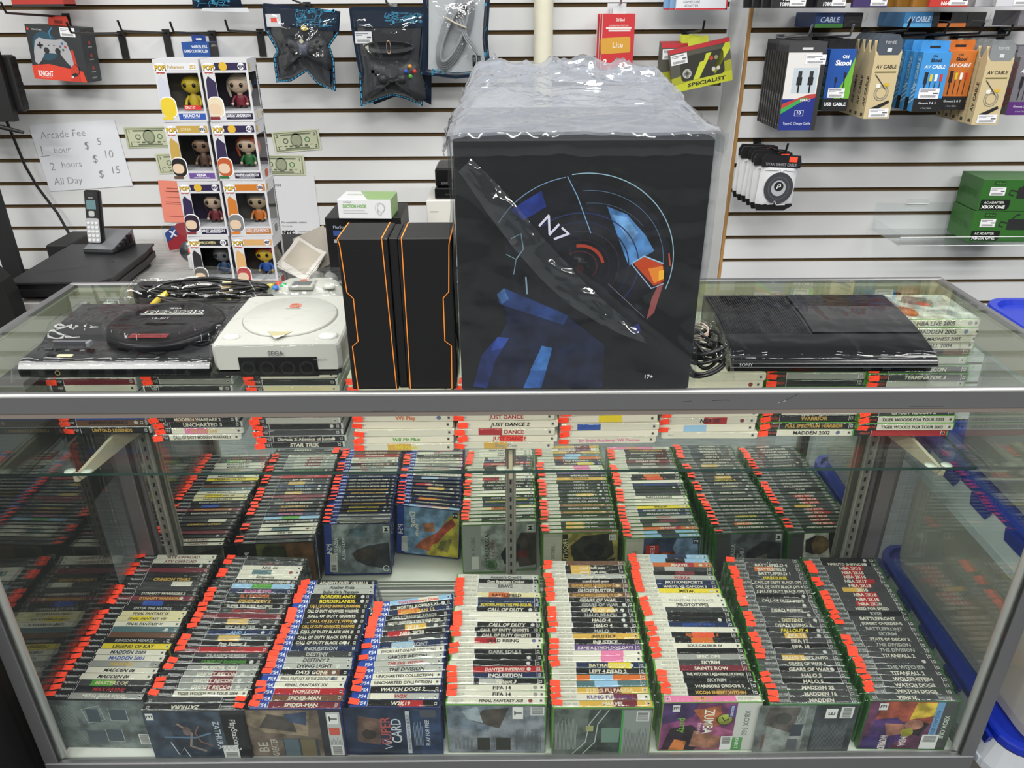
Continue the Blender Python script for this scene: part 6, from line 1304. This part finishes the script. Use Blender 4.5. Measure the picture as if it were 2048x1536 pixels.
b.box(-.050, .050, 0, .002, -.052, .052, 'd2cec6/.55', Q); b.rect(-.040, -.034, .040, .044, 'b3aa9c/.4', Q @ T(0, -.0003, 0) @ FRONT)
b.box(-.050, .054, .0023, .004, -.054, .050, 'dcdad4/.55', Q @ RY(-5)); b.box(-.048, .056, .0043, .006, -.052, .05, 'd6d3cb/.55', Q @ RY(-10))
Q = T(.020, .05, .075) @ RX(-30) @ RY(-24)
b.grid(10, 10, lambda u, v: (-.05+.10*u, .004*ridge(u*5, v*4, 3), -.058+.116*v), 'aaa396/.45', Q)
tag(b.build('foil_pouch', None, T(-.588, 1.165, .7475)), 'beige paper pouches leaning together between the paper pile and black boxes', 'pouch')
for k, (x, y) in enumerate(((-.505, 1.13), (-.545, 1.12))):
    b = MB(); b.lathe([(.0001, 0), (.018, 0), (.022, .006), (.022, .03), (.016, .05), (.012, .056), (.0001, .058)], 'b9bbb6/.25/.7', 22, RX(90)); b.ring(0, 0, .008, .012, '77787a', T(0, -.0583, 0) @ FRONT, .0)
    tag(b.build('light_bulb', None, T(x, y, .767)), ('silver bulb nearest the tall black boxes', 'silver bulb under the foil pouch')[k], 'bulb', 'silver bulbs on the desk')
b = MB(); b.cbox(-.105, .105, 0, .17, 0, .201, '141416/.4', .002); F = T(0, -.0003, 0) @ FRONT; b.rect(-.085, .15, -.03, .165, '2c4a86', F); b.rect(-.085, .13, -.05, .14, '9aa0aa', F); b.text('PlayStation', 'a9b4c8', F, .008, (-.06, .175), w=.05)
tag(b.build('carton', None, T(-.398, 1.10, .7445)), 'black carton carrying the white and green hook box', 'box')
o = thing('hook_box', 'white and green suction hook box on top of the black carton', 'box', M=T(-.388, 1.085, .946) @ RZ(-3))
b = MB(); w, h, d = .145, .052, .10; b.cbox(-w/2, w/2, 0, d, 0, h, 'dfe0e2/.4', .001); b.box(w/2, w/2+.0004, .001, d-.001, .001, h-.001, '8fae74/.45'); TF = T(0, 0, h+.0002)
b.poly([(.01, .0), (w/2, .0), (w/2, d), (-.03, d)], '93b27a/.45', TF); b.text('SUCTION HOOK', 'b9c4b0', TF, .016, (-.03, .06), w=.055, bold=.03); F = T(0, -.0003, 0) @ FRONT
b.text('SUCTION HOOK', '7fae62', F, .0095, (-.026, .034), w=.066, fit=True, bold=.04); b.text('LUXEAR', '5a5a5c', F, .0045, (-.045, .045), w=.022)
for k in range(3): b.rect(-.059, .022-.004*k, .0+.004*k, .0232-.004*k, 'a0a2a0', F)
b.ring(.046, .030, .009, .0105, 'b0b2b4', F, .0002, 24, ry=1.2); b.ring(.042, .028, .012, .013, 'c0c2c4', F, .0002, 24, ry=1.2); b.stroke([(.036, .026), (.037, .012), (.042, .008), (.047, .014)], .0018, 'b0b2b4', F, .0003)
b.build('carton', o)
b = MB(); b.cbox(-.09, .09, 0, .20, 0, .205, 'd8d6cf/.6', .002); F = T(0, -.0003, 0) @ FRONT; b.rect(-.08, .17, -.055, .1735, 'b0aca4', F); tag(b.build('carton', None, T(-.150, 1.28, .7445)), 'off white carton behind the tall black boxes', 'box')
b = MB(); b.cbox(-.03, .12, 0, .16, 0, .032, '101012/.3', .003); b.cbox(-.028, .12, .01, .15, .0322, .088, '0d0d0f/.3', .006); b.text('SONY', '8a8a8e', T(0, .0098, 0) @ FRONT, .007, (.0, .045), w=.02); b.rect(.0, .012, .03, .016, '2a2a2e', T(0, -.0003, 0) @ FRONT)
tag(b.build('game_console', None, T(-.185, 1.295, .950)), 'small black console on the off white carton behind the bagged box', 'game console')
# left edge: monitor, cord, tower, chair, cabinet
MO = thing('monitor', 'black monitor standing at the left edge against the slatted wall', 'monitor', M=T(-1.66, 1.47, 1.15))
b = MB(); b.cbox(-.25, .165, -.012, .012, .005, .255, '101012/.5', .002); b.build('screen_panel', MO); b = MB(); b.cbox(-.2, .185, .0125, .05, .03, .19, '141416/.5', .006)
for k in range(5): b.box(.1855, .1862, .018, .045, .05+.026*k, .062+.026*k, '050506')
b.build('rear_housing', MO)
b = MB(); b.box(-.03, .03, .013, .03, -.50, .004, '141416/.5'); b.tube([(-.05, -.01, .0), (.1, -.01, -.006), (.18, -.012, -.026)], .011, '121214/.5', 8, r_end=.005); b.box(.085, .10, -.02, 0, -.04, -.004, '121214/.5'); b.cbox(-.11, .11, -.08, .10, -.515, -.5005, '141416/.5', .003); b.build('stand', MO)
b = MB(); b.tube([(-1.60, 1.58, 1.16), (-1.585, 1.59, 1.0), (-1.57, 1.60, .93), (-1.53, 1.605, .84), (-1.50, 1.60, .75), (-1.50, 1.58, .66)], .0045, '101012/.4', 8); tag(b.build('power_cord'), 'black cord hanging down the white slatted wall at the left', 'cord')
b = MB(); b.cbox(-1.95, -1.40, 1.36, 1.62, 0, .634, '0d0d0f/.5', .004); b.box(-1.8, -1.45, 1.355, 1.3598, .5, .56, '1b2a4a/.4'); tag(b.build('storage_cabinet'), 'black low cabinet under the monitor at the left edge', 'cabinet')
b = MB(); b.cbox(-1.47, -1.395, 1.39, 1.56, .6345, .79, '0f0f11/.5', .004); tag(b.build('speaker'), 'small black speaker on the cabinet left of the laptop', 'speaker')
b = MB(); b.cbox(-1.53, -1.375, 1.06, 1.355, .0, .69, '0e0e10/.45', .004); b.box(-1.528, -1.377, 1.06, 1.355, .6905, .694, '6c6e70/.4/.5'); tag(b.build('computer_tower'), 'black computer tower with grey top rim beside the desk', 'computer')
CH = thing('office_chair', 'black office chair back rising at the left edge behind the counter', 'chair', (-1.48, .985, 0))
b = MB(); b.prism(MB.rrect(-.22, .195, .46, .90, .09), 0, .05, 'leather', RX(4) @ FRONT); b.build('backrest', CH)
b = MB(); b.cbox(-.22, .20, -.46, -.08, .42, .49, 'leather', .02, c2=.05); b.build('seat', CH)
b = MB(); b.tube([(0, -.26, .06), (0, -.26, .42)], .028, '1a1a1c/.4', 12); b.build('gas_lift', CH)
for k in range(5):
    a = k*2*PI/5; b = MB(); b.tube([(0, -.26, .09), (.26*math.cos(a), -.26+.26*math.sin(a), .05)], .02, '161618/.5', 8, r_end=.014); b.sphere((.26*math.cos(a), -.26+.26*math.sin(a), .026), (.022, .022, .026), '101012/.5', 6); b.build('leg', CH)
b = MB(); b.cbox(-1.40, -.93, -.10, .44, .0, .72, '0a0a0b/.7', .004); b.box(-1.39, -.94, -.104, -.1002, .05, .68, '0c0c10/.6'); tag(b.build('storage_cabinet'), 'matt black cabinet against the left end of the glass counter', 'cabinet')  # black block added to darken the view past the left side glass
# storage bins on the right
def rr(x0, x1, y0, y1, r, z, n=5): return [(p[0], p[1], z) for p in MB.rrect(x0, x1, y0, y1, r, n)]
for k, z0 in enumerate((0.0, .225, .603)):
    lab = ('clear storage bin with blue lid, bottom of the stack beside the counter', 'clear storage bin with blue lid, middle of the stack beside the counter', 'clear storage bin with blue lid, top of the stack beside the counter')[k]
    o = thing('storage_bin', lab, 'storage bin', M=T(1.137+.004*k, (.27, .25, .155)[k], z0+.0005) @ RZ((-1.5, .6, -1)[k]), group='blue lidded bins beside the counter')
    x0, x1, y0, y1, h = -.20, .20, -.30, .30, (.200, .353, .308)[k]
    if k == 0: pass
    lv = [rr(x0+.022, x1-.022, y0+.022, y1-.022, .05, .002), rr(x0+.016, x1-.016, y0+.016, y1-.016, .05, .03), rr(x0+.010, x1-.010, y0+.010, y1-.010, .05, h-.045)]
    def loops(b, lv, m, cap0=True, cap1=False):
        n = len(lv[0]); vs = [v for r in lv for v in r]
        fs = [(q*n+i, q*n+(i+1) % n, (q+1)*n+(i+1) % n, (q+1)*n+i) for q in range(len(lv)-1) for i in range(n)]
        if cap0: fs.append(tuple(range(n))[::-1])
        if cap1: fs.append(tuple(range((len(lv)-1)*n, len(lv)*n)))
        b.add(vs, fs, m)
    b = MB(); loops(b, lv, 'frostwall'); b.build('bin_body', o)
    b = MB(); loops(b, [rr(x0-.029, x1+.029, y0-.029, y1+.029, .075, h-.052), rr(x0-.027, x1+.027, y0-.027, y1+.027, .073, h-.036), rr(x0-.005, x1+.005, y0-.005, y1+.005, .055, h+.004)], 'frost', False)
    n_ = 5
    for q in range(n_):
        y = y0+.07+q*(y1-y0-.14)/(n_-1); b.box(x0-.0285, x0-.024, y-.04, y+.04, h-.050, h-.034, 'frost')
    b.build('bin_rim', o)['label'] = 'frosted skirt under the lid'
    b = MB(); loops(b, [rr(x0-.006, x1+.006, y0-.006, y1+.006, .058, h+.006), rr(x0-.006, x1+.006, y0-.006, y1+.006, .058, h+.020), rr(x0-.002, x1+.002, y0-.002, y1+.002, .05, h+.024), rr(x0+.008, x1-.008, y0+.008, y1-.008, .05, h+.024), rr(x0+.012, x1-.012, y0+.012, y1-.012, .05, h+.014)], '0f2aa0/.35', True, True)
    for q in range(n_):
        y = y0+.07+q*(y1-y0-.14)/(n_-1)
        b.prism([(y-.026, h-.012), (y+.026, h-.012), (y+.032, h+.012), (y-.032, h+.012)], 0, .008, '0d2690/.35', T(x0-.016, 0, 0) @ YZ)
    b.build('lid', o)['label'] = 'bright blue lid with clips'
    b = MB(); r_ = random.Random(k)
    for q in range(12):
        ww = r_.uniform(.05, .09); px, py, pz = r_.uniform(x0+.10, x1-.10), r_.uniform(y0+.11, y1-.11), .05+.045*(q % 4)
        b.sphere((px, py, pz), (ww*.9, ww*1.2, .045), ('d3cbb8', 'b9b2a4', 'dcd8cc', 'a8a296', 'c87a60')[q % 5]+'/.6', 6)
    b.build('contents', o)['label'] = 'jumble of bagged cords'
# ------------------------------------------------------------------ light and camera
W = bpy.data.worlds.new('shop'); SC.world = W; W.use_nodes = True
W.node_tree.nodes['Background'].inputs[0].default_value = (.9, .95, 1, 1); W.node_tree.nodes['Background'].inputs[1].default_value = .35
def tube_light(x, y, lx, ly, e, z=2.80):
    l = bpy.data.lights.new('ceiling_panel', 'AREA'); l.shape = 'RECTANGLE'; l.size = lx; l.size_y = ly; l.energy = e; l.color = (1, .985, .95)
    o = bpy.data.objects.new('ceiling_panel', l); COL.objects.link(o); o.location = (x, y, z)
for x in (-1.9, .15, 2.1):
    tube_light(x, .25, 1.2, .30, 33)
    tube_light(x, -1.35, 1.2, .30, 56)
    tube_light(x, -3.0, 1.2, .30, 40)
l = bpy.data.lights.new('case_lamp', 'AREA'); l.shape = 'RECTANGLE'; l.size = 1.62; l.size_y = .010; l.energy = 3.9; l.color = (1, .94, .82)
o = bpy.data.objects.new('case_lamp', l); COL.objects.link(o); o.matrix_world = T(0, .0265, .9365) @ RX(38)
SC.view_settings.view_transform = 'Standard'; SC.view_settings.look = 'None'; SC.view_settings.exposure = -0.30; SC.view_settings.gamma = 1.0; SC.view_settings.use_curve_mapping = False
SC.cycles.max_bounces = 10; SC.cycles.transparent_max_bounces = 40; SC.cycles.diffuse_bounces = 3; SC.cycles.glossy_bounces = 5; SC.cycles.transmission_bounces = 4
SC.cycles.caustics_reflective = True; SC.cycles.caustics_refractive = False; SC.cycles.sample_clamp_indirect = 4
cam = bpy.data.cameras.new('camera'); co = bpy.data.objects.new('camera', cam); COL.objects.link(co)
f, p, yaw, roll, cx, cy, cz = 1523.515, .461837672, -.0039993857, -.0049250097, .0024796788, -.982246623, 1.46717264
cp, sp_, cyw, syw = math.cos(p), math.sin(p), math.cos(yaw), math.sin(yaw)
fw = Vector((-syw*cp, cyw*cp, -sp_)); r = Vector((cyw, syw, 0)); u = r.cross(fw)
r2 = r*math.cos(roll)+u*math.sin(roll); u2 = -r*math.sin(roll)+u*math.cos(roll)
co.matrix_world = Matrix(((r2.x, u2.x, -fw.x, cx), (r2.y, u2.y, -fw.y, cy), (r2.z, u2.z, -fw.z, cz), (0, 0, 0, 1)))
cam.sensor_width = 36; cam.sensor_fit = 'HORIZONTAL'; cam.lens = f/2048*36; cam.clip_start = .05
SC.camera = co
